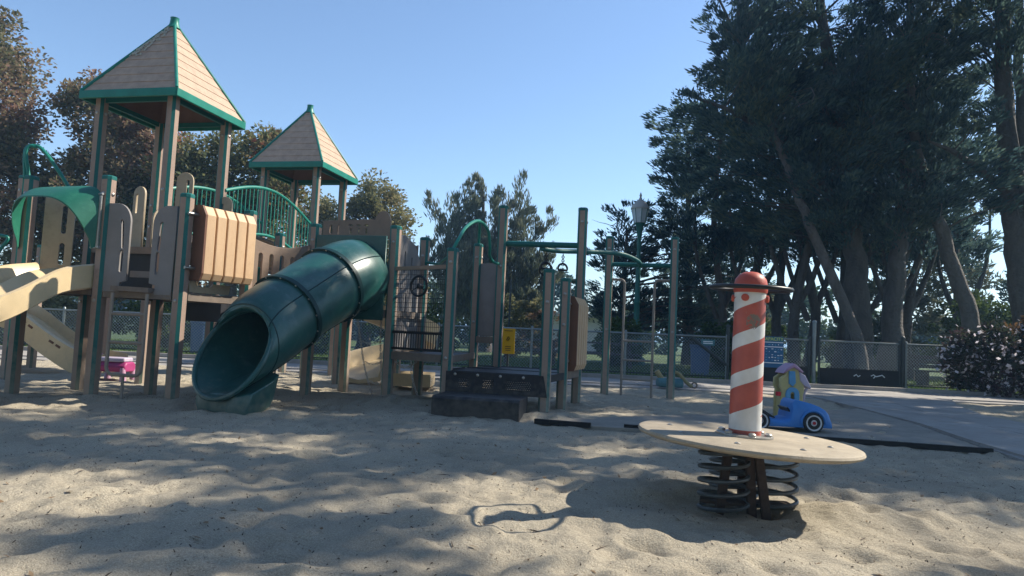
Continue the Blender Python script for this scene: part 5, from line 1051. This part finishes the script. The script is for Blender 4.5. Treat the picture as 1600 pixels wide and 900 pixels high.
for i, (x, y, rz, m, lb_) in enumerate([(14.6, 26, 3.0, 'leaf_cypress_light', 'sunlit young cypress behind the curved leaning trunk'), (17.6, 27, 3.4, 'leaf_cypress_light', 'sunlit young cypress near the right edge between the trunks'), (20.5, 26, 3.2, 'leaf_cypress', 'dark young cypress at the right edge behind the twin trunks'), (11.2, 31, 2.0, 'leaf_cypress_light', 'low pale conifer seen between the leaning and thickest trunks')]):
    tree('young_cypress', lb_, [([(x, y, 0), (x, y, rz), (x + .1, y, rz * 1.9)], .14, .03)], [(x, y, rz * .95, rz * .42, 1.0, rz * .95, 60)], m, per=120, clump=.6, length=.26, width=.08, group='young conifers behind the grove', seed=130 + i)
# shrubs
def shrub(name, label, x, y, rx, ry, rz, leaf, n, seed, extra=None, group='shrubs behind the fence', per=110, length=.10, width=.06, z=None):
    return tree(name, label, [([(x, y, 0), (x + .05, y, rz * .5), (x, y, rz)], .05, .02), ([(x, y, .05), (x + rx * .5, y, rz * .8)], .03, .01), ([(x, y, .05), (x - rx * .5, y, rz * .8)], .03, .01)], [(x, y, z or rz, rx, ry, rz, n)], leaf, per=per, clump=.28, length=length, width=width, flat=.9, upb=.1, seed=seed, group=group, extra=extra, branch=.3, cat='bush')
shrub('flowering_shrub', 'purple-leaved bush with white blossoms at the right fence', 10.75, 15.45, .95, .5, .78, 'leaf_purple', 60, 71, ('petal', .9, 15, .09, .085), 'flowering bushes along the fence')
shrub('flowering_shrub', 'larger rusty-topped flowering bush at the right edge of the picture', 12.1, 15.3, .95, .55, .85, 'leaf_purple', 70, 72, ('petal', .95, 18, .09, .085), 'flowering bushes along the fence')
shrub('flowering_shrub', 'rust-coloured leafy bush crowning the flowering hedge at right', 12.3, 15.75, .8, .4, .5, 'leaf_rust', 34, 73, ('petal', .3, 5, .07, .05), 'flowering bushes along the fence', z=1.35)
bl = [(-16, 18.3, 1.2, 1.0, 'leaf_bush', 'leafy green shrub at the far left behind the fence'), (-12.8, 18.6, 1.3, .7, 'leaf_olive', 'olive shrub behind the fence below the wavy slide'), (-9.6, 19.2, 1.5, .8, 'leaf_bush', 'low green shrub behind the fence under the near tower'), (-6.2, 20.5, 1.5, .7, 'leaf_bush', 'low green shrub behind the tube slide mouth'), (-3.2, 22, 1.6, .9, 'leaf_bush', 'green shrub behind the fence under the tube deck'),
      (.1, 26.5, 1.5, 1.25, 'leaf_olive', 'pale dry shrub above the yellow sign'), (1.5, 28, 1.2, 1.0, 'leaf_dry', 'pale dry shrub left of the white building'), (3.5, 21.8, .6, .8, 'leaf_bush', 'small green shrub at the foot of the green lamp'), (6.9, 21.5, 1.1, .8, 'leaf_bush', 'dark shrub behind the fence right of the ladder'), (10.2, 27, 1.4, 1.0, 'leaf_bush', 'sunlit yellow-green shrub seen between cypress trunks'), (13.2, 26, 1.3, .9, 'leaf_bush', 'green shrub low between the pale cypress trunks'), (15.6, 23, 1.7, 1.5, 'leaf_bush', 'big green shrub behind the curved leaning trunk'), (17.6, 22.5, 1.6, 1.6, 'leaf_bush', 'big green shrub at the right edge behind the bush')]
hl = ['far left behind the leafy trees', 'left behind the near tower', 'behind the tube slide', 'behind the tube deck', 'behind the lone cypress', 'right of the white building', 'behind the green lamp', 'behind the striped pole', 'behind the gates', 'deep behind the thickest trunk', 'deep behind the curved trunk', 'deep at the right edge']
for i, lb_ in enumerate(hl):
    x = -29 + 6.3 * i; tree('hedge_shrub', 'dark green far hedge bush ' + lb_, [([(x, 46, 0), (x, 46, 2)], .12, .05)], [(x, 46, 1.5 + .5 * (i * 7 % 3), 3.6, 1.4, 1.6 + .5 * (i * 7 % 3), 46)], 'leaf_cypress' if i % 2 else 'leaf_bush', per=80, clump=.9, length=.4, width=.22, flat=.9, upb=.1, seed=150 + i, group='far hedge bushes beyond the lawn', branch=.2, cat='bush')
for i, (x, y, rx, rz, m, lb_) in enumerate(bl): shrub('shrub', lb_, x, y, rx, .8, rz, m, 46, 80 + i, length=.13, width=.08)

# ------------------------------------------------------------------ the tall trees right of the picture whose shade lies on the sand
def out_of_view(c):
    """keeps shade clumps only where the camera cannot see them"""
    return c[0] > .84 * c[1] or c[2] > 1.5 + .55 * c[1]
SHADE = [  # polygon on the sand that lies in shade, clumps per square metre
    ([(-7, 4.3), (-3.5, 3.98), (-1.5, 4.0), (.2, 4.1), (1.0, 4.3), (2.2, 4.1), (3.0, 3.9), (7, 3.7), (9, 7), (9, 13), (3, 13), (1.2, 10.5), (-.6, 9.5), (-2.2, 8.7), (-3.2, 8.0), (-3.7, 7.3), (-3.7, 6.5), (-4.8, 5.8), (-7.5, 5.5)], 3.2),
    ([(-1.5, 3.05), (-1.0, 3.15), (-.2, 3.2), (.05, 2.75), (-.2, 2.3), (-.7, 2.3), (-1.0, 2.7)], 3.4),
    ([(-1.8, 3.25), (-1.35, 3.3), (-1.3, 3.0), (-1.7, 2.95)], 8.),
     ([(1.9, 2.9), (2.9, 3.0), (2.9, 2.6), (1.9, 2.6)], 7.), ([(-3.4, 9.5), (-.5, 9.5), (4, 14), (-2.5, 13)], 1.1), ([(-6.0, 8.1), (-4.0, 8.0), (-3.2, 8.5), (-3.6, 9.1), (-6, 8.9)], 3.)]
rngs = np.random.default_rng(99); TR_ = [(13.6, 9.6), (17.5, 12.0), (12.2, 13.6)]; buckets = [[], [], []]
kx, ky = sun_dir.x / sun_dir.z, sun_dir.y / sun_dir.z
for poly, dens in SHADE:
    X = [p[0] for p in poly]; Y_ = [p[1] for p in poly]; n = int(dens * (max(X) - min(X)) * (max(Y_) - min(Y_)))
    for _ in range(n):
        x, y = rngs.uniform(min(X), max(X)), rngs.uniform(min(Y_), max(Y_))
        if not inside(poly, np.array(x), np.array(y)): continue
        for _t in range(8):
            z = rngs.uniform(8.5, 14.5); c = (x + kx * z, y + ky * z, z)  # crown shape follows the wanted shade: clump set up-sun of its point
            if out_of_view(c):
                j = min(range(3), key=lambda k: (TR_[k][0] - c[0]) ** 2 + (TR_[k][1] - c[1]) ** 2); buckets[j].append(c); break
lbs = ['tall cypress just right of the picture shading the foreground sand', 'tall cypress far right of the picture shading the play structure', 'tall cypress right of the picture beside the flowering bush']
for j, (x, y) in enumerate(TR_):
    if not buckets[j]: continue
    m = np.mean(buckets[j], 0)
    tree('cypress_tree', lbs[j], [([(x, y, 0), (x - .2, y + .05, 4), (x - .5, y, 8), (m[0], m[1], 12)], .45, .1), ([(x - .2, y, 5), ((x + m[0]) / 2, (y + m[1]) / 2, 8), (m[0] - 1.5, m[1] - 1, 10)], .16, .04)], [], 'leaf_cypress', per=150, clump=.6, length=.28, width=.10, seed=200 + j, group='shade trees right of the picture', centers=buckets[j], branch=.7)

# unseen cypresses added behind and beside the camera to cut skylight
for i, (x, y, h, lb_) in enumerate([(-9, -8, 15, 'added unseen cypress behind the camera to the left'), (-3, -9, 16, 'added unseen cypress behind the camera, left of centre'), (3.5, -9, 16, 'added unseen cypress behind the camera, right of centre'), (9.5, -7, 15, 'added unseen cypress behind the camera to the right'), (13.5, -1, 12, 'added unseen cypress beside the path to the right of the camera'), (-14.5, -3, 10, 'added unseen cypress left of the camera')]):
    tree('cypress_tree', lb_, [([(x, y, 0), (x + .2, y, h * .4), (x, y, h * .9)], .4, .08)], [(x, y, h * .62, 3.2, 2.6, h * .38, 70), (x, y, h * .35, 3.0, 2.4, h * .2, 36)], 'leaf_cypress', per=36, clump=1.0, length=.5, width=.2, group='unseen cypress trees added round the camera to block skylight', seed=300 + i, branch=.4)

# ------------------------------------------------------------------ thin bluish haze volume, added to veil the dark trees
hb = MB(); hb.box((0, 590, 8.2), (1810, 1822, 18.6)); hz = hb.build('haze', 'concrete'); struct(hz, 'stuff')
hm = bpy.data.materials.new('haze'); hm.use_nodes = True; n_ = hm.node_tree.nodes; n_.remove(n_['Principled BSDF'])
pv = n_.new('ShaderNodeVolumePrincipled'); pv.inputs['Color'].default_value = (.42, .70, 1, 1); pv.inputs['Density'].default_value = .0017; pv.inputs['Anisotropy'].default_value = .2
hm.node_tree.links.new(pv.outputs[0], n_['Material Output'].inputs['Volume']); hz.data.materials.clear(); hz.data.materials.append(hm)
